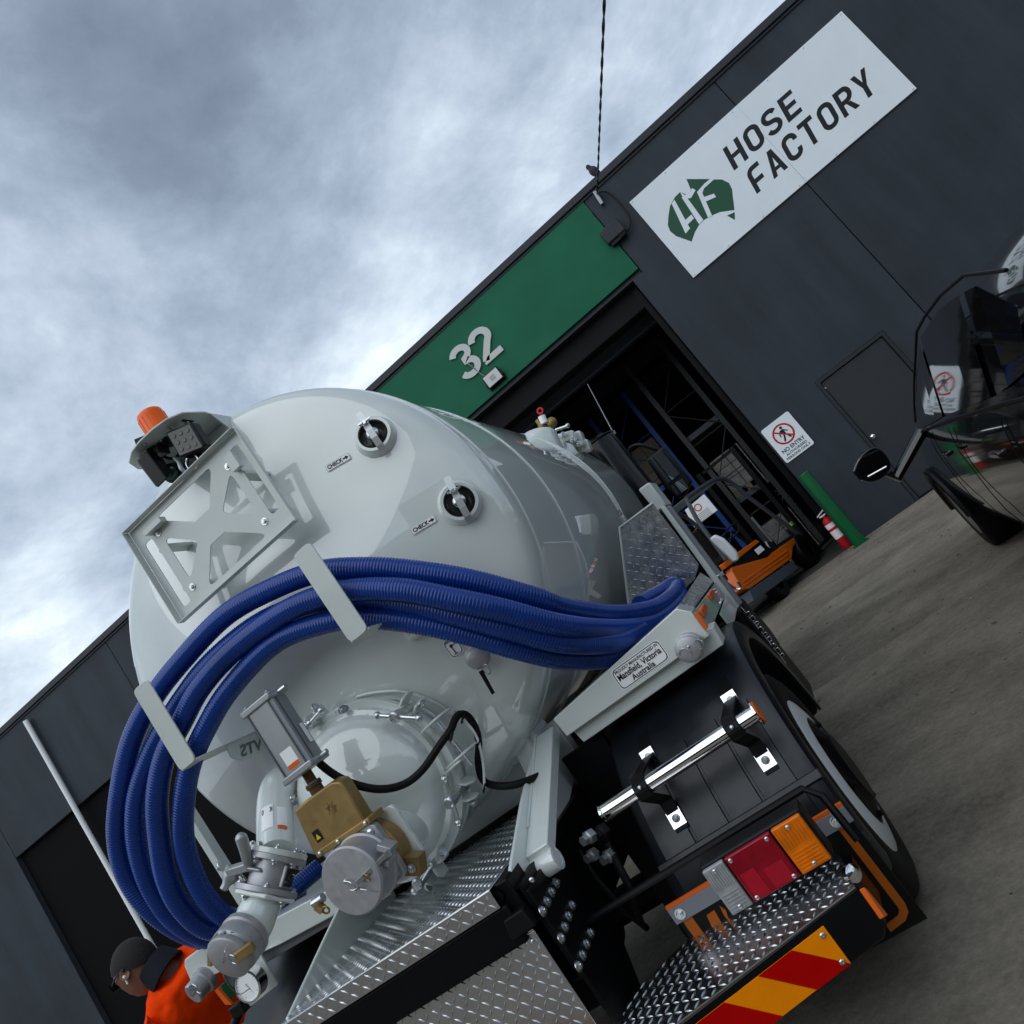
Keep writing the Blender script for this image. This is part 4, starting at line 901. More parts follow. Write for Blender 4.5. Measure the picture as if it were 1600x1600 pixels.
# cable of the actuator
cpts = [(430, 1083, 1.86), (437, 1096, 1.85), (452, 1135, 1.85), (478, 1168, 1.86), (508, 1200, 1.88), (545, 1222, 1.9), (590, 1233, 1.93), (630, 1226, 1.97), (660, 1203, 2.0), (688, 1163, 2.04), (704, 1141, 2.07), (711, 1124, 2.1), (719, 1116, 2.12), (731, 1119, 2.15), (743, 1138, 2.18), (748, 1160, 2.2), (747, 1190, 2.2), (752, 1214, 2.2), (764, 1225, 2.19), (790, 1228, 2.18), (818, 1222, 2.2), (860, 1205, 2.3)]
b = MB(); b.tube(spline([at(*q) for q in cpts], 6), .0115, 10); b.build('air_line', RUBBER, trk)
b = MB(); b.tube(spline([at(724, 1124, 2.13), at(738, 1140, 2.15), at(748, 1160, 2.17), at(755, 1195, 2.17), at(757, 1231, 2.17)], 6), .004, 6); b.build('earth_wire', LABEL, trk)
for px, py, Y in ((723, 1123, 2.12), (749, 1159, 2.18), (706, 1150, 2.06), (757, 1231, 2.17)):
    c = at(px, py, Y); b = MB(); b.torus(c, (.6, .2, -.7), .013, .003, 14, 6); b.build('cable_tie', BLACKP, trk)

# ---- knife gate valve with actuator and cap, standing on the door
vc = V((-1.383, 1.80, 1.110))
b = MB(); b.lathe(V((vc.x, 0, vc.z)), (0, 1, 0), [(.075, 2.06), (.075, 1.93), (.105, 1.925)], 32); b.build('valve_stub', WHITE, lid)
b = MB(); q0, q1 = at(600, 1268, 1.90), at(651, 1347, 1.90); b.prism([(x, 1.922, z) for x, z in rrect(vc.x-.10, vc.x+.105, q1.z, q0.z+.005, .02)], (0, -.016, 0)); b.build('valve_flange', WHITE, lid, bev=.002)
YV = 1.885
Bp = [at(x, y, YV) for x, y in ((507, 1324), (475, 1257), (495, 1239), (532, 1212), (545, 1211), (551, 1217), (585, 1272))]
b = MB(); b.prism(Bp, (0, -.052, 0)); val = b.build('gate_valve', BRASS, trk, bev=.006, seg=3)
lp0, lp1 = at(506, 1328, YV-.03), at(588, 1273, YV-.03); ex = (lp1-lp0); 
b = MB(); b.obox((lp0+lp1)/2, ex/2, (0, .040, 0), (0, 0, .009)); b.build('bonnet_flange', BRASS, val, bev=.003)
for k in (.08, .42, .93): bolt(lp0+ex*k+V((0, -.041, .0)), (0, -1, 0), .0065, val, 'dome')
b = MB(); b.lathe(V((vc.x, 0, vc.z)), (0, 1, 0), [(.086, 1.905), (.092, 1.90), (.092, 1.852), (.086, 1.848)], 40)
for a in (-45,): 
    b.obox((vc.x+.088, 1.872, vc.z-.075), (.022, 0, -.012), (0, .022, 0), (.012, 0, .022))
b.build('valve_body', BRASS, val)
b = MB(); cR = V((vc.x, 1.851, vc.z)); b.torus(cR, (0, 1, 0), .082, .006, 36, 6); b.build('seat_ring', BRASS, val)
bolt((vc.x+.088, 1.848, vc.z-.078), (0, -1, 0), .009, val)
st0, st1 = at(499, 1240, YV-.026), at(482, 1212, YV-.026)
b = MB(); b.lathe(st0, st1-st0, [(.020, -.02), (.020, .022), (.024, .024), (.024, .034), (.015, .036), (.015, .075)], 12); b.build('stem', mat('brown_brass', (.12, .07, .03), .5, .6), val)
b = MB(); b.lathe(st0+(st1-st0)*.45, st1-st0, [(.023, 0), (.023, .012)], 6); b.build('lock_nut', GALV, val)
# engraved round mark on the bonnet
mk = at(518, 1263, YV-.053); b = MB()
for rr, tw in ((.0125, .0012), (.0085, .0009)): b.torus(mk, (0, 1, 0), rr, tw, 26, 6)
for i in range(7):
    a = 2*math.pi*i/7; b.sphere(mk+V((math.cos(a)*.018, 0, math.sin(a)*.018)), .0016, 6)
b.obox(mk, (.004, 0, .005), (0, .001, 0), (-.001, 0, .001)); b.obox(mk, (.003, 0, -.004), (0, .0012, 0), (.001, 0, .001)); b.build('cast_mark', BRASS, val)
b = MB(); c0 = at(496, 1306, YV-.054); b.add([c0+V((-.012, 0, -.016)), c0+V((.012, 0, -.016)), c0+V((.012, 0, .016)), c0+V((-.012, 0, .016))], [(0, 1, 2, 3)]); wsx = b.build('warning_sticker', PRINT, val)
b = MB(); sheet(b, [c0+V((-.008, -.001, -.010)), c0+V((.008, -.001, -.010)), c0+V((0, -.001, .006))]); b.build('triangle', mat('warning_yellow', (.75, .55, .02), .4), wsx)
# actuator
ya0, ya1 = 1.795, 1.885; xa0, xa1 = -.792*1.84, -.730*1.84; za0, za1 = HC+.0735*1.84, HC+.203*1.84
b = MB(); b.prism([(x, y, za0+.02) for x, y in rounded([(xa0+.006, ya0+.006), (xa1-.006, ya0+.006), (xa1-.006, ya1-.006), (xa0+.006, ya1-.006)], .016)], (0, 0, za1-za0-.04)); act = b.build('air_actuator', ANOD, trk)
b = MB(); b.box(xa0, xa1, ya0, ya1, za0, za0+.0195); b.build('end_cap', ANOD, act, bev=.004); b = MB(); b.box(xa0, xa1, ya0, ya1, za1-.0195, za1); b.build('end_cap', ANOD, act, bev=.004)
b = MB()
for x in (xa0+.016, xa1-.016): b.box(x-.0022, x+.0022, ya0+.0035, ya0+.010, za0+.021, za1-.021)
for y in (ya0+.03,): b.box(xa1-.0065, xa1-.004, y-.002, y+.002, za0+.021, za1-.021)
b.build('profile_rib', mat('anodised_groove', (.16, .17, .18), .4, .7), act)
for dx_ in (.012, .1):
    bolt((min(xa0+dx_, xa1-.012), ya0+.02, za1), (0, 0, 1), .007, act)
l0 = V(((xa0+xa1)/2+.004, ya0+.0055, za0+.026)); b = MB(); sheet(b, [l0+V(q) for q in ((-.022, 0, 0), (.022, 0, 0), (.022, 0, .056), (-.022, 0, .056))]); stk = b.build('sticker', LABEL, act)
b = MB(); sheet(b, [l0+V(q) for q in ((-.021, -.001, .001), (.021, -.001, .001), (.021, -.001, .014), (-.021, -.001, .014))]); b.build('orange_bar', ORANGE, stk)
b = MB(); sheet(b, [V((xa1-.003, y, z)) for y, z in ((ya0+.05, za0+.06), (ya0+.066, za0+.06), (ya0+.066, za0+.12), (ya0+.05, za0+.12))]); b.build('sticker', LABEL, act)
b = MB(); b.cyl((xa1+.0, ya0+.045, za1-.012), (xa1+.03, ya0+.045, za1-.012), .007, n=8); b.build('air_fitting', ZINC, act); b = MB(); b.cyl((xa1, ya0+.045, za0+.012), (xa1+.03, ya0+.045, za0+.012), .007, n=8); b.build('air_fitting', ZINC, act)
# aluminium flange and camlock cap
pTL, pTR, pBR = at(507, 1332, 1.815), at(574, 1285, 1.815), at(633, 1366, 1.815)
x0, x1, z1, z0 = vc.x-.084, vc.x+.082, vc.z+.084, vc.z-.084
b = MB(); b.prism([(x, 1.846, z) for x, z in rrect(x0, x1, z0, z1, .022)], (0, -.024, 0)); fla = b.build('camlock_flange', ALUC, trk, bev=.003)
for sx, sz in ((x1-.022, z1-.022), (x1-.022, z0+.024), (x0+.022, z1-.022)): bolt((sx, 1.8215, sz), (0, -1, 0), .0115, fla, 'dome')
cc = V((-1.383, .026, 1.105)); rc = .0905
b = MB(); b.lathe(cc, (0, 1, 0), [(.070, 1.822), (.084, 1.815), (.086, 1.80), (.080, 1.797)], 44); b.build('adaptor', ALUC, fla)
b = MB(); b.lathe(cc, (0, 1, 0), [(.078, 1.797), (rc*1.0, 1.795), (rc*1.02, 1.78), (rc*.97, 1.775), (rc*.95, 1.735), (rc*.985, 1.725), (rc*.985, 1.708), (rc*.94, 1.703), (0, 1.702)], 48); cap = b.build('camlock_cap', ALUC, trk)
def camear(p, q, w_, t, m, parent, name='cam_lever'):
    d = q-p; u_ = d.cross(V((0, 1, 0))).normalized(); b = MB(); b.obox((p+q)/2, d/2, u_*w_, (0, t, 0)); b.cyl(p-u_*w_*1.6, p+u_*w_*1.6, t*1.5, n=10); return b.build(name, m, parent, bev=.001)
camear(at(607, 1333, 1.755), at(558, 1379, 1.715), .006, .006, GALV, cap)
b = MB(); c0 = at(604, 1332, 1.775)
for s in (-1, 1): b.obox(c0+V((.012*s, -.0, .012*s)), (.006, 0, .006), (0, .022, 0), (-.014, 0, .014))
b.build('cam_lug', ALUC, cap, bev=.002)
b = MB(); b.torus(at(573, 1371, 1.715), (.5, .8, .2), .011, .0018, 18, 6); b.build('pull_ring', BRASS, cap)
b = MB(); b.sphere(at(540, 1377, 1.726), .006, 10); b.tube(spline([at(540, 1377, 1.719), at(548, 1379, 1.716), at(556, 1388, 1.716), at(549, 1391, 1.716), at(541, 1384, 1.716)]), .0016, 6); b.tube(spline([at(556, 1388, 1.716), at(575, 1391, 1.716), at(596, 1394, 1.736), at(612, 1398, 1.79)]), .0012, 6); b.obox(at(559, 1389, 1.715), (.006, 0, .001), (0, .003, 0), (0, 0, .0035)); b.build('lanyard', ZINC, cap)
b = MB(); b.cyl(at(490, 1412, 1.76), at(505, 1402, 1.76), .012, n=12); b.build('cam_pin', ZINC, cap); b = MB(); b.obox(at(500, 1418, 1.75), (.008, 0, .004), (0, .01, 0), (-.005, 0, .010)); b.torus(at(509, 1422, 1.75), (0, 1, .3), .010, .003, 14, 6); b.build('cam_ear', BRASS, cap)

# ---- suction pipe with sight body and elbow, left of the door
P0, P1, P2, P3, P4 = at(428, 1222, 2.12), at(432, 1335, 1.89), at(414, 1398, 1.835), at(394, 1446, 1.76), at(366, 1484, 1.68)
ax = (P2-P1).normalized()
b = MB(); b.tube(spline([at(455, 1215, 2.3), at(436, 1228, 2.12), P0.lerp(P1, .4), P1], 6), .056, 24); pipe = b.build('suction_pipe', WHITE, trk)
b = MB(); b.lathe(P1, ax, [(.045, -.012), (.088, -.012), (.088, .004), (.045, .004)], 32); b.build('flange', WHITE, pipe, bev=.002)
b = MB(); b.lathe(P1, ax, [(.045, .0045), (.089, .0045), (.089, .018), (.060, .020), (.058, (P2-P1).length-.02), (.088, (P2-P1).length-.018), (.088, (P2-P1).length-.004), (.05, (P2-P1).length-.004)], 32); sb_ = b.build('sight_body', ALUC, pipe)
vw = (CAM-(P1+P2)/2); vw = (vw-ax*vw.dot(ax)).normalized(); sd_ = ax.cross(vw).normalized()
if sd_.dot(CR) < 0: sd_ = -sd_
mid = (P1+P2)/2; wd_ = (vw*.55+sd_*.83).normalized(); tn = ax.cross(wd_)
b = MB(); b.obox(mid+wd_*.057, ax*.030, tn*.026, wd_*.006); b.build('window_frame', ALUC, sb_, bev=.003)
b = MB(); b.obox(mid+wd_*.064, ax*.024, tn*.020, wd_*.0012); b.build('window_glass', GLASSD, sb_)
b = MB(); b.lathe(P2, ax, [(.045, -.003), (.095, -.003), (.095, .010), (.05, .010)], 6); b.build('flange', WHITE, pipe, bev=.004)
for k in range(8):
    a = 2*math.pi*k/8; dv = (sd_*math.cos(a)+vw*math.sin(a))*.074
    bolt(P1+dv+ax*.0185, ax, .0085, pipe); bolt(P1+dv-ax*.0125, -ax, .0085, pipe)
    if k % 2: bolt(P2+dv+ax*.0105, ax, .0085, pipe)
    else: bolt(P2+dv-ax*.019, -ax, .008, pipe)
b = MB(); b.tube(spline([P2+ax*.01, P2.lerp(P3, .5), P3, P3.lerp(P4, .45)], 8), [.056]*25, 28); b.build('elbow', WHITE, pipe)
a2 = (P4-P3).normalized()
b = MB(); b.lathe(P3.lerp(P4, .25), a2, [(.056, 0), (.066, .004), (.068, .02), (.062, .024), (.066, .034), (.066, .065), (.060, .070)], 32); cq = b.build('camlock_cap', ALUC, trk)
pc = P3.lerp(P4, .25)+a2*.0702
b = MB(); b.lathe(pc, a2, [(.059, 0), (.063, .006), (.063, .018), (.058, .022), (0, .023)], 32); b.build('cap_face', ALUC, cq)
b = MB()
for k in range(14):
    a = 2*math.pi*k/14; b.obox(P3.lerp(P4, .25)+a2*.05+(sd_*math.cos(a)+a2.cross(sd_)*math.sin(a))*.066, a2*.013, (sd_*-math.sin(a)+a2.cross(sd_)*math.cos(a))*.006, (sd_*math.cos(a)+a2.cross(sd_)*math.sin(a))*.003)
b.build('grip_rib', ALUC, cq)
b = MB(); b.obox(at(382, 1487, 1.645), (at(394, 1476, 1.66)-at(366, 1496, 1.63))/2, (0, 0, .012), (0, .006, .002)); b.build('cam_ear', BRASS, cq, bev=.002); b = MB(); b.obox(at(329, 1497, 1.68), (.012, 0, .016), (0, .006, 0), (-.006, 0, .004)); b.build('cam_ear', BRASS, cq, bev=.002)
b = MB(); b.torus(at(364, 1499, 1.63), (.3, 1, .2), .014, .0016, 18, 6); b.torus(at(371, 1507, 1.64), (.6, .6, .4), .011, .0014, 18, 6); b.tube(spline([at(352, 1482, 1.64), at(351, 1490, 1.63), at(348, 1508, 1.66), at(352, 1530, 1.7), at(372, 1553, 1.78), at(390, 1545, 1.8)]), .0013, 6); b.build('lanyard', ZINC, cq)
# lever handle on the sight body
b = MB(); b.tube([at(378, 1312, 1.80), at(383, 1328, 1.80), at(386, 1345, 1.81), at(390, 1358, 1.82)], [.017, .016, .013, .011], 14); b.sphere(at(377, 1310, 1.80), .017, 14); hd = b.build('lever_handle', ANOD, pipe)
b = MB(); b.obox(at(376, 1356, 1.83), (at(392, 1352, 1.83)-at(360, 1362, 1.83))/2, (0, .02, 0), (0, 0, .012)); b.obox(at(397, 1358, 1.81), (at(410, 1360, 1.81)-at(388, 1356, 1.81))/2, (0, .006, 0), (0, 0, .006)); b.lathe(at(362, 1366, 1.85), (-.6, -.4, -.4), [(.026, -.02), (.028, .0), (.02, .015), (.012, .03), (.012, .045)], 14); b.build('lever_hub', ANOD, hd, bev=.003)
bolt(at(346, 1353, 1.82), (-1, -.3, 0), .011, hd)
b = MB(); b.torus(at(379, 1372, 1.82), (1, .5, .2), .012, .003, 14, 6); b.build('lock_ring', ZINC, hd)
# sticker on the pipe (code panel left blank)
tp = P0.lerp(P1, .72); vw2 = (CAM-tp); axp = (P1-P0).normalized(); vw2 = (vw2-axp*vw2.dot(axp)).normalized(); s2 = axp.cross(vw2); s2 = s2 if s2.dot(CR) > 0 else -s2
def onpipe(a, h, l=.0575): return tp+axp*h+(vw2*math.cos(a)+s2*math.sin(a))*l
for a0_, a1_, h0_, h1_, m_, nm in ((.1, .62, -.045, .03, LABEL, 'sticker'), (.1, .62, .031, .044, ORANGE, 'sticker'), (-.75, -.1, -.06, .035, LABEL, 'sticker')):
    b = MB(); k = 6
    for i in range(k):
        u0, u1 = a0_+(a1_-a0_)*i/k, a0_+(a1_-a0_)*(i+1)/k; b.add([onpipe(u0, h0_), onpipe(u1, h0_), onpipe(u1, h1_), onpipe(u0, h1_)], [(0, 1, 2, 3)])
    o = b.build(nm, m_, pipe)
text('OPERATION', onpipe(-.72, -.028, .0582), onpipe(-.14, -.028, .0582), onpipe(-.72, -.05, .0582), PRINT, pipe, bold=.03, lift=.001, nrm=vw2)
# ---- rear step deck, plate panel and bumper beam between the rails
ZD = .897; YD = 1.765
xd0, xd1 = XC-.40, XC+.375
dk = [V((xd0, YD, ZD)), V((xd1, YD, ZD)), V((xd1+.03, 2.52, ZD)), V((xd0-.03, 2.52, ZD))]
b = MB(); b.prism([p-V((0, 0, .004)) for p in dk], (0, 0, .004)); deck = b.build('step_deck', ALU, trk, bev=.002)
tread(dk, (0, 0, 1), deck, ex=(1, 0, 0), pitch=.025, ln=.0098, wd=.0032)
b = MB(); b.box(xd0, xd1, YD-.004, YD-.0002, ZD-.05, ZD-.001); lipd = b.build('deck_lip', ALU, trk, bev=.0015)
tread([(xd0, YD-.0042, ZD-.048), (xd1, YD-.0042, ZD-.048), (xd1, YD-.0042, ZD-.004), (xd0, YD-.0042, ZD-.004)], (0, -1, 0), lipd, pitch=.022, ln=.0128)
b = MB(); b.box(xd0+.02, xd1+.01, YD+.004, YD+.1, .745, ZD-.052); b.build('rear_cross_member', BLACKF, trk, bev=.006)
zp1, zp0 = .757, .40; xp0, xp1 = XC-.42, XC+.405
b = MB(); b.box(xp0, xp1, 1.782, 1.786, zp0, zp1); pnl = b.build('tread_panel', ALU, trk, bev=.0015)
tread([(xp0, 1.7818, zp0), (xp1, 1.7818, zp0), (xp1, 1.7818, zp1), (xp0, 1.7818, zp1)], (0, -1, 0), pnl, pitch=.0235, ln=.0135)
b = MB(); b.box(xp0, xp1, 1.782, 1.81, zp1+.0005, zp1+.004); b.build('panel_flange', ALU, pnl)
bolt(at(832, 1471, 1.78), (0, -1, 0), .006, pnl, 'dome')
# black hinge block at the deck corner
b = MB(); q = [at(x, y, 1.79) for x, y in ((760, 1390), (790, 1372), (812, 1405), (838, 1432), (795, 1466), (785, 1440), (775, 1425))]
b.prism(q, (0, .10, 0)); b.build('hinge_block', BLACKF, trk, bev=.006)
b = MB(); q = [at(x, y, 1.76) for x, y in ((786, 1440), (815, 1421), (830, 1441), (838, 1447), (803, 1470), (796, 1465))]; b.prism(q, (0, .03, 0)); b.build('hinge_pad', RUBBER, trk, bev=.004)
b = MB(); b.lathe(at(778, 1402, 1.785), (0, -1, 0), [(.017, 0), (.017, .004), (.006, .006), (.006, .012), (0, .012)], 16); b.build('hinge_pin', BLACKF, trk)
b = MB(); q = [at(x, y, 1.775) for x, y in ((452, 1597), (475, 1585), (490, 1580), (500, 1588), (513, 1606), (480, 1640), (455, 1640))]; b.prism(q, (0, .08, 0)); b.build('hinge_block', BLACKF, trk, bev=.006)
# chassis rails with bolted plates
for s in (-1, 1):
    x = XC+s*.43
    b = MB(); b.box(x-.004, x+.004, 1.80, 7.4, .60, .86).box(x-.07*s if s > 0 else x+.004, x-.0045 if s > 0 else x+.07, 1.80, 7.4, .853, .86).box(x-.07 if s > 0 else x+.004, x-.0045 if s > 0 else x+.07, 1.80, 7.4, .60, .607)
    b.build('chassis_rail', BLACKF, trk)
xr = XC+.436
pl = [V((xr, y, z)) for y, z in ((1.795, .84), (2.16, .84), (2.16, .66), (1.98, .40), (1.795, .40))]
b = MB(); b.prism(pl, (.010, 0, 0)); rp = b.build('rail_plate', BLACKF, trk, bev=.002)
for (xa_, ya_), (xb_, yb_) in (((868, 1380), (847, 1424)), ((893, 1415), (876, 1466)), ((922, 1458), (903, 1510))):
    for k in range(4):
        t = k/3; p = atX(xa_+(xb_-xa_)*t, ya_+(yb_-ya_)*t, xr+.0105); bolt(p, (1, 0, 0), .0095, rp)
b = MB(); b.box(xr-.9, xr+.0, 1.99, 2.03, .45, .85); b.build('rear_bulkhead', BLACKF, trk)
# grey crossmember behind the deck, below the tank
b = MB(); b.prism([(x, 2.53, z) for x, z in ((XC-.47, .86), (XC+.47, .86), (XC+.47, 1.08), (XC-.47, 1.08))], (0, .06, 0)); b.build('tank_crossmember', WHITE2, trk, bev=.004)
b = MB(); b.box(XC-.42, XC+.40, 2.50, 2.528, ZD+.001, ZD+.022); b.build('deck_seal', BLACKF, trk)
for s in (-.3, .05, .33): bolt((XC+s, 2.529, .985), (0, -1, 0), .007, trk, 'dome')
# ---- hinge arms either side of the deck
def hinge_arm(x0, x1, s):
    o_ = [(2.42, 1.06), (2.45, .93), (1.93, .755), (1.84, .745), (1.795, .785), (1.80, .845), (2.36, 1.10)]
    b = MB(); b.prism([(x0, y, z) for y, z in o_], (.012*s, 0, 0)); return b
AXr = -1.045
pa = [V((AXr, 0, 0))]
def ap_(px, py, X=AXr): p = atX(px, py, X); return (p.y, p.z)
ol = [ap_(845, 1158), ap_(835, 1168), ap_(816, 1250), ap_(800, 1345), ap_(798, 1362), ap_(803, 1380), ap_(820, 1398), ap_(838, 1403), ap_(848, 1392), ap_(853, 1375), ap_(864, 1362), ap_(905, 1190), ap_(900, 1170)]
b = MB(); b.prism([(AXr, y, z) for y, z in ol], (-.012, 0, 0)); ha = b.build('hinge_arm', WHITE, trk, bev=.003)
# raised web (angle iron) along the arm
s0, s1 = atX(846, 1162, AXr), atX(828, 1348, AXr); d = s1-s0; u_ = d.cross(V((1, 0, 0))).normalized()
if u_.z < 0: u_ = -u_
b = MB(); b.prism([s0+u_*.030, s1+u_*.020, s1-u_*.018, s0-u_*.012], (.075, 0, 0)); b.build('arm_web', WHITE, ha, bev=.004)
c = atX(838, 1362, AXr); b = MB(); b.cyl(c-V((.0, 0, 0)), c+V((.075, 0, 0)), .030, n=28).lathe(c+V((.0752, 0, 0)), (1, 0, 0), [(.025, 0), (.025, .001), (.018, .001), (.018, -.02)], 24); b.build('pivot_tube', WHITE, ha, bev=.002)
bolt(atX(836, 1366, AXr+.05)+V((0, -.03, 0)), (.2, -1, 0), .007, ha, 'dome')
b = MB(); b.tube([s0+u_*.034+V((.003, 0, 0)), s0.lerp(s1, .3)+u_*.030+V((.003, 0, 0)), s0.lerp(s1, .8)+u_*.025+V((.003, 0, 0))], .004, 6); b.tube([s0-u_*.016+V((.003, 0, 0)), s1-u_*.022+V((.003, 0, 0))], .004, 6); b.build('weld_bead', WHITE, ha)
AXl = XC-.40
def al_(px, py): p = atX(px, py, AXl); return (p.y, p.z)
ol = [al_(528, 1422), al_(446, 1598), al_(430, 1640), al_(470, 1640), al_(500, 1560), al_(600, 1440), al_(620, 1400), al_(600, 1360)]
b = MB(); b.prism([(AXl, y, z) for y, z in ol], (-.014, 0, 0)); b.build('hinge_arm', WHITE, trk, bev=.004)
# saddle leg between tank and arm
b = MB(); q = [at(x, y, 2.44) for x, y in ((790, 1150), (812, 1138), (850, 1190), (826, 1222)) ]; b.prism(q, (0, .10, 0)); b.build('saddle_leg', WHITE, trk, bev=.006)
b = MB(); q = [at(x, y, 2.46) for x, y in ((770, 1152), (800, 1122), (818, 1128), (850, 1165), (800, 1200), (776, 1170))]; b.prism(q, (0, .16, 0)); b.build('saddle_pad', WHITE, trk, bev=.015, seg=3)

# ---- right hose tray: sign beam, side, floor
YB = 2.36
def pb(pts, Y=YB): return [at(x, y, Y) for x, y in pts]
b = MB(); b.prism(pb([(864, 1124), (1056, 951), (1080, 956), (1098, 980), (1109, 993), (886, 1151)]), (0, .12, 0)); beam = b.build('tray_beam', WHITE, trk, bev=.003)
b = MB(); b.prism(pb([(893, 1140), (1100, 985), (1114, 980), (1131, 1007), (927, 1150), (912, 1160)], YB+.03), (0, .12, 0)); b.build('tray_under_plate', WHITE2, trk, bev=.003)
q = [at(x, y, YB-.0012) for x, y in ((973.5, 1080.5), (1048, 1028), (952.5, 1050))]
o, P, n = vinyl(q[0], q[1], q[2], '', beam)
n = V((0, -1, 0))
for s, x0, x1, y0, y1, bd in (('PROUDLY MANUFACTURED IN', .06, .94, .74, .88, .02), ('Mansfield, Victoria', .06, .94, .36, .70, .03), ('Australia', .27, .73, .11, .37, .03)):
    text(s, P(x0, y0, .0), P(x1, y0, .0), P(x0, y1, .0), PRINT, o, bold=bd*.7, lift=.0024, nrm=n)
cpx = at(1078, 1010, YB)
b = MB(); b.lathe(V((cpx.x, 0, cpx.z)), (0, 1, 0), [(.036, YB+.02), (.044, YB-.002), (.044, YB-.028), (.038, YB-.030), (.038, YB-.050), (.034, YB-.053), (0, YB-.053)], 28); cm = b.build('camlock_cap', ALUC, trk)
b = MB(); b.torus(at(1070, 1021, YB-.055), (.2, 1, .3), .017, .0016, 18, 6); b.torus(at(1092, 1007, YB-.055), (.4, 1, 0), .015, .0016, 18, 6); b.sphere(at(1076, 1010, YB-.055), .005, 8); b.build('pull_ring', ZINC, cm)
b = MB(); b.obox(at(1062, 1020, YB-.03), (.008, 0, .004), (0, .012, 0), (-.003, 0, .006)); b.obox(at(1095, 1000, YB-.03), (.008, 0, .004), (0, .012, 0), (-.003, 0, .006)); b.build('cam_ear', GALV, cm)
XS = -.362
zS0, zS1 = at(1109, 993, YB).z, at(1080, 956, YB).z
sp = [V((XS, YB+.121, zS0)), V((XS, 3.50, zS0-.01)), V((XS, 3.50, zS1-.03)), V((XS, YB+.121, zS1-.01))]
b = MB(); b.prism(sp, (-.005, 0, 0)); side = b.build('tray_side', WHITE, trk, bev=.001)
xi = at(1056, 951, YB).x; zi = at(1056, 951, YB).z
cp_ = [V((XS-.006, YB+.121, zS1-.005)), V((XS-.006, 3.50, zS1-.02)), V((xi, 3.50, zi+.01)), V((xi, YB+.121, zi))]
b = MB(); nn = (cp_[1]-cp_[0]).cross(cp_[3]-cp_[0]).normalized(); nn = nn if nn.z > 0 else -nn
b.prism(cp_, -nn*.004); cg = b.build('tray_coaming', ALU, trk)
tread(cp_, nn, cg, pitch=.016, ln=.007, wd=.0026, ex=(0, 1, 0))
for y0_, y1_ in ((YB+.15, YB+.33), (2.95, 3.13)):
    b = MB(); z_ = (zS0+zS1)/2+.01; b.box(XS+.0005, XS+.010, y0_, y1_, z_-.012, z_+.012); b.build('side_reflector', ORANGE, side, bev=.003)
b = MB(); q = [at(x, y, YB-.001) for x, y in ((1084, 958), (1089, 955), (1107, 979), (1103, 985))]; b.prism(q, (0, -.010, 0)); b.build('side_reflector', ORANGE, beam, bev=.002)
b = MB(); b.box(XS-.0, XS+.004, 2.9, 3.5, zS0-.085, zS0-.012); b.build('skirt_plate', WHITE2, side)
b = MB(); b.box(-.95, XS-.006, YB+.121, 3.50, zS0-.006, zS0); tf = b.build('tray_floor', ALU, trk)
# end guard of tread plate beside the tank
YE = 3.50
gp = pb([(967, 823), (1020, 786), (1036, 808), (1092, 882), (1085, 905), (1060, 930), (1000, 985), (984, 960)], YE)
b = MB(); b.prism(gp, (0, .004, 0)); eg = b.build('tread_guard', ALU, trk)
tread([p+V((0, -.0002, 0)) for p in gp], (0, -1, 0), eg, pitch=.025, ln=.0142, wd=.0032, ht=.0024, ex=(1, 0, 0))
b = MB(); e_ = [at(x, y, YE-.004) for x, y in ((984, 960), (968, 824), (1020, 786))]; b.tube(e_, .006, 6); b.build('guard_edge', WHITE2, eg)
for pts, Y, m_, nm in ((((1031, 792), (1038, 790), (1155, 948), (1147, 955)), 3.56, WHITE2, 'guard_post'), (((1041, 792), (1047, 790), (1160, 942), (1155, 947)), 3.60, GREYB, 'guard_post')):
    b = MB(); b.prism(pb(pts, Y), (0, .05, 0)); b.build(nm, m_, trk, bev=.003)
# ---- stainless tube on rubber straps over the mudguard
YC = 2.12
t0, t1 = at(940, 1270, YC), at(1183, 1117, YC); t0.z = t1.z = (t0.z+t1.z)/2
b = MB(); dxx = (t1-t0).normalized(); b.cyl(t0, t1, .0235, n=32); tube_ = b.build('stainless_tube', CHROME, trk)
b = MB(); b.torus(t0, (1, .4, 0), .024, .003, 28, 6); b.build('tube_mouth', CHROME, tube_)
b = MB(); b.lathe(t1, (1, 0, 0), [(.024, 0), (.034, .001), (.034, .006), (.026, .007)], 28); b.build('end_flange', CHROME, tube_)
b = MB(); b.lathe(t1, (1, 0, 0), [(.031, .0075), (.031, .010), (.02, .012), (0, .012)], 28); b.build('end_reflector', ORANGE, tube_)
WC = V((0, 2.72, .40)); RM = .585
def mudY(z): return WC.y-math.sqrt(max(.01, RM*RM-(z-WC.z)**2))
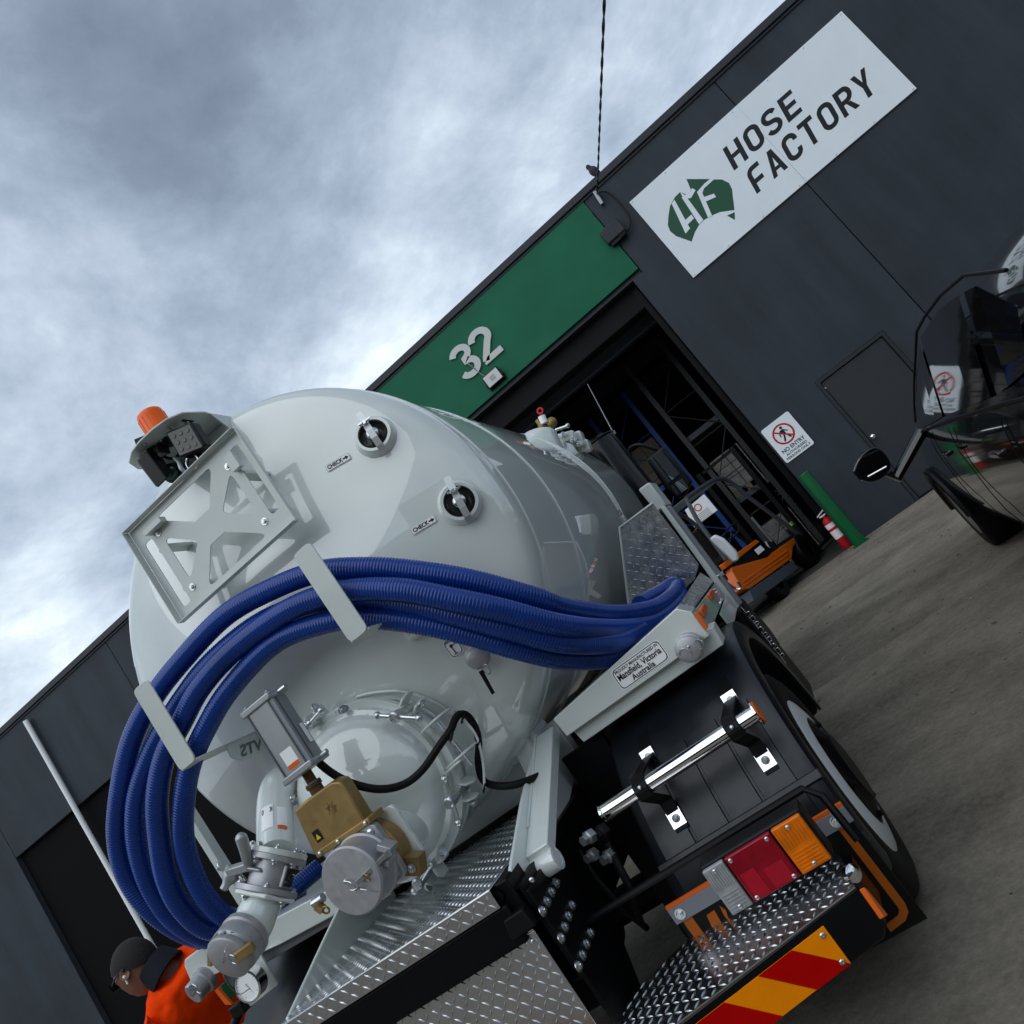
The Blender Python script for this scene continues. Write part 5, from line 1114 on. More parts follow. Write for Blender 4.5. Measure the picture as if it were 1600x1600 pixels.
for (ua, va), (la, lb) in (((1005, 1206), (1049, 1297)), ((1140, 1114), (1195, 1203))):
    up_, lo_ = at(ua, va, YC+.06), at(la, lb, YC+.0)
    x = (up_.x+lo_.x)/2; zt_, zl_ = up_.z, lo_.z
    P = [(mudY(zt_+.05)-.006, zt_+.05), (mudY(zt_)-.008, zt_), (YC+.012, t0.z+.030), (YC-.020, t0.z+.018), (YC-.030, t0.z), (YC-.026, t0.z-.02), (mudY(t0.z-.08)-.035, t0.z-.08), (mudY(zl_)-.010, zl_), (mudY(zl_-.035)-.008, zl_-.035)]
    b = MB()
    for p, q in zip(P, P[1:]):
        a, c = V((x, p[0], p[1])), V((x, q[0], q[1])); d = c-a; b.obox((a+c)/2, d/2*1.05, (.021, 0, 0), d.cross(V((1, 0, 0))).normalized()*.004)
    st = b.build('rubber_strap', RUBBER, trk, bev=.002)
    for z_, yy in ((zt_, mudY(zt_)-.014), (zl_, mudY(zl_)-.016)):
        b = MB(); tl = .45 if z_ > t0.z else .40
        b.obox((x, yy, z_), (.022, 0, 0), (0, .0015, 0), (0, tl*.022, .022)); b.build('strap_plate', mat('bright_steel', (.82, .84, .85), .3, 1), st)
        bolt((x, yy-.003, z_), (0, -1, tl*.5), .008, st)
    bolt((x+.002, YC-.034, t0.z+.012), (0, -1, .3), .006, st, 'dome')
# ---- mudguard
xm0, xm1 = -.845, -.315
A0, A1 = R_(-8), R_(96)
def arcpt(a, r, x): return V((x, WC.y-r*math.cos(a), WC.z+r*math.sin(a)))
b = MB(); K = 36; prof_ = [(xm0, RM-.03), (xm0, RM), (xm0+.012, RM+.006), (xm1-.03, RM+.006), (xm1-.008, RM), (xm1, RM-.02), (xm1, RM-.075), (xm1-.01, RM-.075), (xm1-.012, RM-.02), (xm0+.012, RM-.006)]
vs_m = []; fs_m = []; m_ = len(prof_)
A1m = R_(172)
for i in range(K+1):
    a = A0+(A1m-A0)*i/K; vs_m += [arcpt(a, r, x) for x, r in prof_]
for i in range(K):
    for k in range(m_): fs_m.append([i*m_+k, i*m_+(k+1) % m_, (i+1)*m_+(k+1) % m_, (i+1)*m_+k])
fs_m += [list(range(m_)), list(range(K*m_, (K+1)*m_))]
b.add(vs_m, fs_m); mg = b.build('mudguard', MUD, trk, ang=30)
# raised plates of the mudguard face, grooves between
nb = 4; bw = (xm1-.055-(xm0+.03))/nb
for k in range(nb):
    xa_, xb_ = xm0+.03+k*bw, xm0+.03+(k+1)*bw-.006
    for a0_, a1_ in ((R_(4), R_(19)), (R_(21), R_(47))):
        b = MB(); vs2 = []; fs2 = []; M_ = 8
        for i in range(M_+1):
            a = a0_+(a1_-a0_)*i/M_; vs2 += [arcpt(a, RM+.0045, xa_), arcpt(a, RM+.010, xa_+.003), arcpt(a, RM+.010, xb_-.003), arcpt(a, RM+.0045, xb_)]
        for i in range(M_):
            for j in range(3): fs2.append([i*4+j, i*4+j+1, i*4+j+5, i*4+j+4])
        fs2 += [[0, 1, 2, 3], [M_*4, M_*4+1, M_*4+2, M_*4+3]]; b.add(vs2, fs2); b.build('mudguard_plate', MUD, mg, ang=20)
b = MB()
for a in (R_(20), R_(2.5)):
    b.obox(arcpt(a, RM+.008, (xm0+xm1)/2), ((xm1-xm0)/2, 0, 0), (0, .012*math.sin(a)+.004, .012*math.cos(a)), (0, -.010, .004))
b.build('mudguard_band', MUD, mg, bev=.003)
b = MB(); b.obox(at(1090, 1215, 2.22), (at(1105, 1208, 2.22)-at(1090, 1215, 2.22)), (0, .004, 0), (0, 0, .002)); 
# ---- wheels
def wheel(xo, Yw, r, s, dual=False):
    """outer face at xo, s = +1 right side"""
    w_ = .235
    pt = [(r*.60, 0), (r*.72, -.018), (r*.86, -.020), (r*.95, -.004), (r, .025), (r, w_-.025), (r*.95, w_-.0), (r*.72, w_+.01), (r*.60, w_)]
    b = MB(); b.lathe((xo, Yw, r), (-s, 0, 0), pt, 64, True); wh = b.build('wheel', RUBBER, trk)
    b = MB(); b.lathe((xo, Yw, r), (-s, 0, 0), [(r*.67, .012), (r*.675, -.012), (r*.655, -.016), (r*.60, -.022), (r*.50, -.030), (r*.48, -.030), (r*.47, .02)], 64); b.build('rim', mat('white_wheel_paint', (.78, .80, .79), .35, coat=.3), wh)
    b = MB(); b.lathe((xo, Yw, r), (-s, 0, 0), [(r*.465, .02), (r*.46, -.028), (r*.40, -.036), (r*.30, -.046), (r*.28, -.055), (0, -.058)], 40); b.build('hub', BLACKF, wh)
    for i in range(6):
        a = 2*math.pi*i/6; bolt((xo+s*.036, Yw+math.cos(a)*r*.40, r+math.sin(a)*r*.40), (s, 0, 0), .011, wh, m=BLACKF, name='wheel_nut')
    b = MB()
    for i in range(48):
        a = 2*math.pi*i/48
        for xx in (.06, .12, .18): b.obox((xo-s*xx, Yw+math.cos(a)*(r+.002), r+math.sin(a)*(r+.002)), (.022, 0, 0), V((0, math.cos(a), math.sin(a)))*.005, V((0, -math.sin(a), math.cos(a)))*.017)
    b.build('tread_block', RUBBER, wh)
for xo, Yw, s in ((-.355, 2.72, 1), (-.355-.30, 2.72, 1), (2*XC+.355, 2.72, -1), (2*XC+.655, 2.72, -1), (-.62, 6.4, 1), (2*XC+.62, 6.4, -1)): wheel(xo, Yw, .40, s)
b = MB(); b.cyl((XC-.8, 2.72, .40), (XC+.8, 2.72, .40), .06).sphere((XC, 2.72, .40), .17, 20); b.build('rear_axle', BLACKF, trk)
# ---- mud flap with bar and orange outline
YF = 2.02
f0, f1 = -.83, -.305; fz = at(1180, 1345, YF).z
b = MB(); b.box(f0, f1, YF, YF+.008, .245, fz); flap = b.build('mud_flap', RUBBER, trk)
zb0, zb1 = HC-.3735*YF, HC-.3535*YF
b = MB(); b.box(f0-.005, f1+.005, YF-.008, YF-.001, zb0, zb1); b.build('flap_bar', GREYB, flap, bev=.001)
b = MB(); b.box(f0-.005, f1+.005, YF-.006, YF+.004, zb1+.0005, zb1+.010); b.build('bar_trim', ORANGE, flap)
for px, py in ((1062, 1427), (1304, 1281)): p = at(px, py, YF-.009); bolt((p.x, YF-.0085, (zb0+zb1)/2), (0, -1, 0), .010, flap)
STR = mat('orange_flap_print', (.42, .10, .005), .5)
b = MB(); b.box(f1-.040, f1-.020, YF-.002, YF-.0005, .30, zb0-.002); b.prism([(x, YF-.0005, z) for x, z in ((f1-.020, .2999), (f1-.026, .278), (f1-.045, .264), (f1-.09, .258), (f1-.09, .277), (f1-.052, .282), (f1-.042, .29), (f1-.040, .2999))], (0, -.0015, 0)); b.build('flap_stripe', STR, flap); b = MB(); b.box(f0+.012, f0+.04, YF-.002, YF-.0005, .27, zb0-.002); b.build('flap_stripe', STR, flap)
b = MB(); q = [at(x, y, YF-.002) for x, y in ((1104, 1430), (1116, 1422), (1136, 1458), (1122, 1470))]; b.prism(q, (0, .001, 0)); q = [at(x, y, YF-.002) for x, y in ((1124, 1415), (1134, 1422), (1140, 1440), (1132, 1432))]; b.prism(q, (0, .001, 0)); b.build('flap_letter', STR, flap)
# ---- tail lamp
YL = 1.84
lc = [at(x, y, YL) for x, y in ((1099, 1360), (1246, 1264), (1299, 1338), (1145, 1433))]
lx0, lx1 = (lc[0].x+lc[3].x)/2, (lc[1].x+lc[2].x)/2; lz1, lz0 = (lc[0].z+lc[1].z)/2, (lc[2].z+lc[3].z)/2
b = MB(); b.box(lx0-.004, lx1+.004, YL+.004, YL+.07, lz0-.004, lz1+.004); lamp = b.build('tail_lamp', BLACKP, trk, bev=.006)
W_ = lx1-lx0
for a, c, m_, nm, rib in ((.005, .215, CLEARL, 'reverse_lens', 1), (.235, .695, REDL, 'stop_lens', 0), (.715, .995, AMBERL, 'indicator_lens', 1)):
    xa_, xb_ = lx0+W_*a, lx0+W_*c
    b = MB(); b.box(xa_, xb_, YL-.012, YL+.003, lz0+.003, lz1-.003); ln_ = b.build(nm, m_, lamp, bev=.003)
    if rib:
        b = MB(); n_ = 9
        for i in range(n_): xx = xa_+(xb_-xa_)*(i+.5)/n_; b.box(xx-.0016, xx+.0016, YL-.0138, YL-.0122, (lz0+lz1)/2+.004, lz1-.008)
        for i in range(6): zz_ = lz0+.01+(.5*(lz1-lz0)-.02)*i/5; b.box(xa_+.006, xb_-.006, YL-.0136, YL-.0122, zz_-.0012, zz_+.0012)
        b.build('lens_rib', m_, ln_)
    else:
        b = MB(); b.box(xa_+.01, (xa_+xb_)/2-.015, YL-.0132, YL-.0122, lz0+.008, (lz0+lz1)/2+.01); b.box((xa_+xb_)/2, xb_-.012, YL-.0130, YL-.0122, lz0+.008, (lz0+lz1)/2-.005); b.build('reflector_patch', mat('red_reflex', (.42, .003, .02), .2, coat=.6), ln_)
    for sx, sz in ((xa_+.014, lz1-.014), (xb_-.014, lz0+.014)) if rib else ((xa_+.012, lz1-.012), (xb_-.012, lz1-.012), (xa_+.012, lz0+.012), (xb_-.012, lz0+.012)): bolt((sx if not rib else (xa_+xb_)/2, YL-.0125, sz), (0, -1, 0), .0055, ln_, 'dome', name='screw')
b = MB(); q = [at(x, y, YL+.03) for x, y in ((980, 1235),)]
fr0 = at(1025, 1395, YL+.10); fr1 = at(1255, 1237, YL+.10); fr2 = at(1330, 1345, YL+.10)
b.tube([V((f0-.2, YL+.12, fr1.z)), V((fr1.x, YL+.12, fr1.z)), V((fr1.x+.03, YL+.10, fr1.z-.03)), V((fr1.x+.04, YL+.06, lz0-.02))], .010, 8)
b.build('lamp_guard', BLACKF, trk)
# ---- bumper wing with tread plate and reflective board
zt2 = HC-.459*1.80
bz = at(1340, 1395, 1.80).z
P_in, P_out = V((-.93, 1.655, bz)), V((-.352, 1.815, bz))
tw = [V((-.93, 1.655, bz)), V((-.352, 1.815, bz)), V((-.335, 1.93, bz)), V((-.66, 1.96, bz)), V((-.93, 1.99, bz))]
# plate outline taken from the view
tw = [atZ(x, y, bz) for x, y in ((1335, 1385), (1310, 1333), (1300, 1340), (1140, 1432), (1080, 1462), (1000, 1540), (960, 1600), (935, 1650), (985, 1650), (1056, 1600))]
b = MB(); b.prism(tw, (0, 0, -.004)); bw_ = b.build('bumper_step', ALU, trk)
tread([p+V((0, 0, .0002)) for p in tw], (0, 0, 1), bw_, pitch=.0235, ln=.0135, ex=(tw[0]-tw[9]))
e0, e1 = tw[9], tw[0]; ed = (e1-e0).normalized(); nrm = V((ed.y, -ed.x, 0)).normalized()
if nrm.y > 0: nrm = -nrm
e0 = e0-ed*.12; e1x = e1+ed*.006
zb = .345
def fc(a, z, l=0.0): return V((e0.x, e0.y, 0))+ed*a+V((0, 0, z))+nrm*l
Lb = (e1x-e0).length
b = MB(); b.prism([fc(0, bz-.002), fc(Lb, bz-.002), fc(Lb, zb+.02), fc(Lb-.02, zb), fc(0, zb)], -nrm*.05); bump = b.build('bumper', BLACKG, trk, bev=.008)
b = MB(); b.prism([fc(Lb, bz-.004), fc(Lb, zb+.02), fc(Lb, zb+.02)+V((.004, .16, 0)), fc(Lb, bz-.004)+V((.004, .16, 0))], (-.012, .0, 0)); b.build('bumper_return', BLACKG, bump)
def bpt(px, py):
    p0_ = fc(0, 0); return atP(px, py, p0_, nrm)
hz = [bpt(1285, 1446), bpt(1330, 1504)]
def s_of(p): return (p-fc(0, p.z)).dot(ed)
sR = (s_of(hz[0])+s_of(hz[1]))/2; zT, zB = hz[0].z, hz[1].z
b = MB(); b.prism([fc(-.25, zB, .001), fc(sR, zB, .001), fc(sR, zT, .001), fc(-.25, zT, .001)], nrm*.002); hb = b.build('reflective_board', HAZY, trk, bev=.001)
b = MB(); hgt = zT-zB
def stripe(st_, sb, w1):
    sheet(b, [fc(st_, zT, .0035), fc(sb, zB, .0035), fc(sb-w1, zB, .0035), fc(st_-w1, zT, .0035)])
tops = [s_of(bpt(1237, 1485)), s_of(bpt(1128, 1565))]
t1_ = s_of(bpt(1236, 1486)); t0_ = s_of(bpt(1184, 1525))
bR = sR-.005; wst = s_of(bpt(1236, 1486))-s_of(bpt(1183, 1526))
sh = s_of(bpt(1328, 1503))-s_of(bpt(1237, 1485))
for k in range(6):
    st_ = s_of(bpt(1237, 1485))-k*2*wst; sheet(b, [fc(st_, zT, .0035), fc(min(sR, st_+sh), zB, .0035), fc(st_+sh-wst, zB, .0035), fc(st_-wst, zT, .0035)])
b.build('red_stripe', HAZR, hb)
for s_, z_ in ((sR-.014, zT-.014), (sR-.014, zB+.014)): bolt(fc(s_, z_, .0035), nrm, .007, hb, 'dome')
for s_, pts in (('HORIZONTAL RIGHT TOP', ((1143, 1559), (1183, 1533), (1141, 1555))), ('MADE TO AS 4001.1 CLASS 1 REFLECTIVE', ((1243, 1488), (1310, 1500), (1244, 1483))), ('VERTICAL LEFT SIDE', ((1318, 1494), (1294, 1462), (1321, 1491)))):
    text(s_, bpt(*pts[0]), bpt(*pts[1]), bpt(*pts[2]), mat('brown_print', (.08, .02, .005), .6), hb, lift=.0028, nrm=nrm, bold=.0)
# side marker lamp at the bumper end
c = atX(1352, 1372, -.33); b = MB(); b.lathe(c+V((-.03, .02, .015)), (.5, -.5, .1), [(.012, 0), (.02, .008), (.02, .022), (.014, .026)], 20); sm_ = b.build('side_marker_lamp', CHROME, trk)
q = [atX(x, y, -.335) for x, y in ((1342, 1390), (1347, 1393), (1380, 1434), (1375, 1437))]; b = MB(); b.prism(q, (.012, 0, 0)); b.build('marker_lens', ORANGE, sm_, bev=.002)
# under-bumper black shape and rail end
for px, py, Y, r in ((925, 1305, 2.05, .02), (945, 1300, 2.08, .028), (930, 1333, 2.1, .018), (955, 1335, 2.12, .02)):
    c = at(px, py, Y); b = MB(); b.lathe(c, (-.5, -1, .2), [(r, 0), (r, .02), (r*.7, .024), (r*.7, .04)], 6); b.build('air_coupling', GALV if r < .021 else BLACKF, trk)
b = MB(); b.tube(spline([at(945, 1310, 2.15), at(965, 1350, 2.1), at(985, 1390, 2.1), at(1000, 1440, 2.2)]), .012, 8); b.tube(spline([at(905, 1330, 2.2), at(930, 1370, 2.15), at(975, 1420, 2.15), at(1010, 1450, 2.3)]), .010, 8); b.build('brake_line', RUBBER, trk)
# ---- right side equipment ahead of the wheel
bxs = [((-.66, -.365), (3.62, 4.12), (.36, .93), BLACKF, 'side_locker'), ((-.68, -.40), (3.62, 4.15), (.94, 1.10), BLACKP, 'battery_box'), ((-.80, -.52), (4.5, 5.4), (.45, .90), BLACKF, 'fuel_tank')]
for (x0, x1), (y0, y1), (z0, z1), m_, nm in bxs:
    b = MB(); b.box(x0, x1, y0, y1, z0, z1); b.build(nm, m_, trk, bev=.03, seg=3)
b = MB()
for i in range(9): b.obox((-.352, 3.70+.012*(i % 3), .88-i*.03), (.008, 0, 0), (0, .014, 0), (0, 0, .008+.004*(i % 2)))
b.box(-.364, -.359, 3.69, 3.72, .60, .92); b.build('chrome_hinge', CHROME, trk, bev=.002)
c = at(1116, 905, 3.62); b = MB(); b.lathe(c, (1, -.3, 0), [(.02, 0), (.03, .01), (.03, .03), (.012, .035), (.012, .06)], 14); b.tube(spline([c+V((.03, 0, -.03)), c+V((.05, 0, -.09)), c+V((.07, 0, -.10)), c+V((.075, 0, -.07))]), .006, 8); b.build('drop_latch', CHROME, trk)
# white cabinet seen between tank and cab, black headboard
b = MB(); b.prism(pb([(997, 765), (1014, 753), (1042, 789), (1026, 801)], 4.4), (0, .3, 0)); b.build('control_box', WHITE2, trk, bev=.01)
b = MB(); b.prism(pb([(1108, 842), (1116, 836), (1130, 842), (1150, 862), (1155, 875), (1145, 880)], 3.9), (0, .1, 0)); b.build('work_lamp', LABEL, trk, bev=.01)
# ---- cab
YCb = 5.62
cx0, cx1 = 2*XC+.72, -.72
b = MB(); b.prism([(cx0, y, z) for y, z in rounded([(YCb, .75), (YCb, 2.33), (7.25, 2.33), (7.45, 1.5), (7.5, .55), (6.0, .55)], .1)], (cx1-cx0, 0, 0)); cab = b.build('cab', BLACKG, trk, bev=.05, seg=4)
b = MB(); b.box(cx1-.004, cx1+.003, 6.1, 7.1, 1.45, 2.12); b.build('cab_window', GLASSD, cab, bev=.03)
mc_ = [at(x, y, 6.35) for x, y in ((1012, 722), (1042, 702), (1078, 748), (1066, 770), (1045, 772))]
mc_ = [at(x, y, 6.35) for x, y in ((1010, 718), (1036, 697), (1082, 752), (1072, 772), (1058, 780), (1040, 765))]
b = MB(); b.prism([p for p in mc_], (0, .10, 0)); mir = b.build('wing_mirror', BLACKP, trk, bev=.02, seg=3)
b = MB(); b.prism([at(x, y, 6.349) for x, y in ((1014, 718), (1033, 704), (1062, 740), (1043, 756))], (0, -.004, 0)); b.build('mirror_glass', mat('mirror_glass', (.5, .55, .56), .02, 1), mir)
b = MB(); b.prism([at(x, y, 6.349) for x, y in ((1047, 760), (1066, 747), (1076, 762), (1058, 774))], (0, -.004, 0)); b.build('mirror_glass', mat('mirror_glass', (.5, .55, .56), .02, 1), mir)
b = MB(); b.tube(spline([V((cx1, 6.5, 2.15)), V((cx1+.12, 6.5, 2.18)), at(985, 700, 6.45), at(1000, 695, 6.4), at(1018, 700, 6.4), at(1030, 705, 6.42)]), .014, 8); b.build('mirror_arm', BLACKP, mir)
ant0, ant1 = at(966, 690, 5.9), at(918, 600, 5.9)
b = MB(); b.cyl(ant0, ant1, .006, .003, 6).lathe(ant0.lerp(ant1, .12), ant1-ant0, [(.018, 0), (.018, .03)], 10); b.cyl(ant0.lerp(ant1, .1), V((cx1, 5.9, ant0.lerp(ant1, .1).z-.02)), .008, n=8); b.build('antenna', GALV, trk)
# black upright cylinder between tank and cab
b = MB(); b.lathe((-.635, 5.50, .95), (0, 0, 1), [(.145, 0), (.15, .02), (.15, 1.30), (.142, 1.325), (.10, 1.335), (.10, 1.36), (.055, 1.365), (0, 1.366)], 48); acy = b.build('air_cleaner', BLACKG, trk)
b = MB(); b.torus((-.635, 5.50, 2.28), (0, 0, 1), .148, .006, 48, 6); b.build('lid_band', BLACKP, acy)
b = MB(); b.cyl((-.50, 5.50, 2.0), (-.50, 5.50, 1.1), .008, n=6); b.build('drain_pipe', GALV, acy)
# ---- top hatch, relief valve on the tank
YT = 4.75
def tsurf(px, py, lift=0):
    """ray to the tank shell"""
    d = ray(px, py); ox, oz = CAM.x-XC, CAM.z-ZC; A = d.x*d.x+d.z*d.z; B = 2*(ox*d.x+oz*d.z); C_ = ox*ox+oz*oz-(RT+lift)**2
    D = B*B-4*A*C_
    if D < 0: t = -B/(2*A)
    else: t = (-B-math.sqrt(D))/(2*A)
    return CAM+d*t
hc = V((XC+.42, 4.55, ZC+.78))
b = MB(); b.lathe(at(838, 692, 4.5), (.25, 0, 1), [(.14, -.1), (.14, .02), (.12, .05), (.06, .075), (0, .08)], 28); b.build('top_hatch', WHITE, trk)
pA, pB = at(868, 706, 4.7), at(842, 668, 4.7)
b = MB(); b.lathe(at(882, 712, 4.8), pB-pA, [(.085, -.1), (.085, .03), (.07, .05), (.05, .07), (0, .07)], 24); hat = b.build('vent_neck', WHITE, trk)
b = MB(); b.cyl(at(868, 706, 4.7), at(856, 683, 4.7), .05, .04, 16); b.build('vent_branch', WHITE, hat)
b = MB(); b.lathe(at(859, 684, 4.65), pB-pA, [(.034, 0), (.034, .05), (.026, .055), (.026, .10), (.018, .105), (.018, .14)], 12); b.sphere(at(862, 660, 4.65), .035, 14); rv = b.build('relief_valve', BRASS, hat)
b = MB(); b.cyl(at(851, 661, 4.62), at(846, 650, 4.62), .024, n=12); b.build('tag_sleeve', LABEL, hat)
b = MB(); b.torus(at(844, 642, 4.62), (0, 1, 0), .017, .006, 18, 6); b.build('pull_ring', mat('red_plastic', (.65, .02, .015), .4), hat)
b = MB(); b.cyl(at(858, 668, 4.6), at(878, 700, 4.6), .012, n=10); b.build('hatch_rod', GALV, hat)
for px, py, sx, sz, Y in ((880, 685, .10, .03, 4.9), (893, 690, .10, .05, 5.0), (905, 700, .09, .04, 5.05), (876, 704, .05, .05, 4.7), (868, 715, .04, .05, 4.6)):
    c = at(px, py, Y); b = MB(); b.obox(c, (sx*.8, 0, -sx*.35), (0, .05, 0), (sz*.3, 0, sz)); b.build('hatch_clamp', WHITE, hat, bev=.01)
for px, py in ((880, 672), (896, 680), (905, 686)): bolt(at(px, py+8, 4.85), (.3, -.6, .6), .018, hat)
b = MB(); b.cyl(at(868, 672, 4.8), at(886, 666, 4.8), .01, n=8).sphere(at(887, 665, 4.8), .016, 8); b.build('clamp_handle', ZINC, hat)
b = MB(); q = [tsurf(x, y, .004) for x, y in ((893, 698), (900, 705), (905, 702), (898, 696))]; sheet(b, q); b.build('sticker', mat('red_sticker', (.5, .05, .02), .4), tank)
# level gauge handle and stickers near the guard
b = MB(); gc = at(985, 803, 5.0); b.tube(spline([at(975, 795, 5.0), at(983, 788, 5.0), at(992, 798, 5.0), at(990, 806, 5.0)], 6), .010, 8); b.lathe(at(978, 800, 5.05), (.7, -.6, 0), [(.05, 0), (.05, .03), (.035, .05), (0, .055)], 18); b.build('level_gauge', WHITE, trk)
for i, m_ in enumerate((GREYB, mat('red_sticker', (.5, .05, .02), .4), LABEL, LABEL)):
    px, py = 965+i*3.2, 798+i*4.5; b = MB(); sheet(b, [tsurf(px+dx_, py+dy_, .005) for dx_, dy_ in ((0, 0), (3, -2.2), (5, .6), (2, 2.8))]); b.build('sticker', m_, tank)
# ---- left tray box with gauge
YG = 2.20
b = MB(); b.prism(pb([(288, 1500), (331, 1467), (420, 1440), (548, 1372), (560, 1395), (520, 1432), (440, 1475), (300, 1540), (288, 1510)], YG), (0, .12, 0)); lb = b.build('tray_beam', WHITE, trk, bev=.004)
b = MB(); b.prism(pb([(345, 1522), (540, 1402), (560, 1420), (415, 1505), (360, 1545)], YG+.05), (0, .10, 0)); b.build('tray_under_plate', GREYB, trk, bev=.004)
q = pb([(300, 1540), (288, 1510), (296, 1536), (318, 1548), (330, 1530)], YG)
c = at(318, 1530, YG-.01); b = MB(); b.lathe(c+V((0, .03, 0)), (-.35, -1, -.25), [(.04, 0), (.045, .01), (.045, .03), (.038, .034), (.038, .075), (.034, .080), (0, .081)], 28); cl = b.build('camlock_cap', ALUC, trk)
b = MB(); b.torus(at(307, 1545, YG-.12), (.5, 1, .3), .022, .002, 18, 6); b.obox(at(300, 1548, YG-.11), (.012, 0, .006), (0, .008, 0), (-.006, 0, .012)); b.build('pull_ring', ZINC, cl)
gp_ = at(389, 1539, 2.12); ga = V((.05, -1, .05)).normalized()
b = MB(); b.prism(pb([(392, 1512), (407, 1492), (434, 1539), (385, 1578), (378, 1572), (418, 1542)], 2.20), (0, .01, 0)); gb = b.build('gauge_bracket', WHITE, trk, bev=.002)
b = MB(); b.lathe(gp_, ga, [(.03, -.04), (.049, -.035), (.049, .004), (.053, .005), (.053, .011), (.046, .012), (.046, .006)], 36); ga_o = b.build('pressure_gauge', CHROME, trk)
b = MB(); b.lathe(gp_, ga, [(.0455, .0066), (0, .0068)], 32); b.build('dial', LABEL, ga_o)
u_, w2 = perp(ga); u_ = V((1, 0, .0)); u_ = (u_-ga*u_.dot(ga)).normalized(); w2 = ga.cross(u_); w2 = w2 if w2.z > 0 else -w2
b = MB()
for i in range(21):
    a = R_(225-270*i/20); d = u_*math.cos(a)+w2*math.sin(a); l = .006 if i % 5 == 0 else .003; tn = ga.cross(d); p = gp_+ga*.0072+d*(.042-l/2); b.obox(p, d*l/2, tn*.0005, ga*.0002)
d = (u_*.3-w2*.95).normalized(); tn = ga.cross(d); p = gp_+ga*.008; b.add([p-tn*.0012-d*.01, p+tn*.0012-d*.01, p+d*.034], [(0, 1, 2)]); d2 = -d; b.build('needle', PRINT, ga_o)
# manifold, lever and hanging bits below the left box
b = MB(); q = pb([(338, 1545), (346, 1540), (362, 1560), (354, 1570)], 2.16); b.prism(q, (0, .03, 0)); b.build('green_tag', mat('green_tag', (.02, .12, .05), .5), trk)
b = MB(); q = pb([(335, 1548), (340, 1545), (362, 1570), (352, 1570)], 2.14); b.prism(q, (0, .01, 0)); b.build('orange_tag', ORANGE, trk)
c = at(378, 1572, 2.2); b = MB(); b.obox(c, (.03, 0, .0), (0, .03, 0), (0, 0, .02)); b.cyl(c, c+V((-.06, -.02, -.04)), .015); b.build('gauge_valve', BLACKP, trk, bev=.004)
b = MB(); b.prism(pb([(276, 1262), (286, 1258), (392, 1425), (382, 1431)], 2.65), (0, .05, 0)); b.build('ladder_rail', WHITE2, trk, bev=.004)
b = MB(); b.box(2*XC-XS-.005, 2*XC-XS, 2.35, 3.5, zS0, zS1); b.build('tray_side', WHITE, trk); b = MB(); b.box(2*XC-XS, 2*XC+.95, 2.35, 3.5, zS0-.006, zS0); b.build('tray_floor', ALU, trk)

# ---- small drain cap with key below the hoses
dc_ = hp(747, 1021, .0); dn = hn(dc_)
b = MB(); b.lathe(dc_, dn, [(.034, -.01), (.034, .03), (.040, .032), (.040, .05), (.034, .056), (.033, .075), (.027, .079), (0, .079)], 26); dr_ = b.build('drain_cap', ALUC, trk)
b = MB(); b.torus(dc_+dn*.07+V((.01, -.01, -.045)), (.5, 1, .1), .016, .002, 20, 6); b.build('key_ring', ZINC, dr_)
k0, k1 = at(751, 1048, dc_.y-.08), at(771, 1084, dc_.y-.08)
b = MB(); b.cyl(k0, k1, .008, .006, 8); b.build('key_rod', RUBBER, dr_)
# ---- left mudguard, and black sheets standing in for underbody shade
def mud_arc(xa_, xb_, s):
    pf = [(xa_, RM-.03), (xa_, RM), (xa_+.012*s, RM+.006), (xb_-.03*s, RM+.006), (xb_-.008*s, RM), (xb_, RM-.02), (xb_, RM-.075), (xb_-.01*s, RM-.075), (xb_-.012*s, RM-.02), (xa_+.012*s, RM-.006)]
    vs2 = []; fs2 = []; m2 = len(pf)
    for i in range(K+1):
        a = A0+(A1m-A0)*i/K; vs2 += [arcpt(a, r, x) for x, r in pf]
    for i in range(K):
        for k in range(m2): fs2.append([i*m2+k, i*m2+(k+1) % m2, (i+1)*m2+(k+1) % m2, (i+1)*m2+k])
    return vs2, fs2+[list(range(m2)), list(range(K*m2, (K+1)*m2))]
b = MB(); b.add(*mud_arc(2*XC-xm0, 2*XC-xm1, -1)); b.build('mudguard', MUD, trk, ang=30)
b = MB(); b.box(2*XC-xm1, XC-.44, 2.62, 2.65, .22, .97); b.build('underbody_shade_sheet', BLACKF, trk)  # added black sheet in place of the shade under the left tray
b = MB(); b.box(2*XC-xm1, 2*XC-xm0, YF, YF+.008, .245, fz); b.build('mud_flap', RUBBER, trk)
b = MB(); b.box(XC+.45, xm0-.002, 2.44, 2.47, .18, .97); b.build('underbody_shade_sheet', BLACKF, trk)  # second added sheet, black for the shaded gap between rail and mudguard
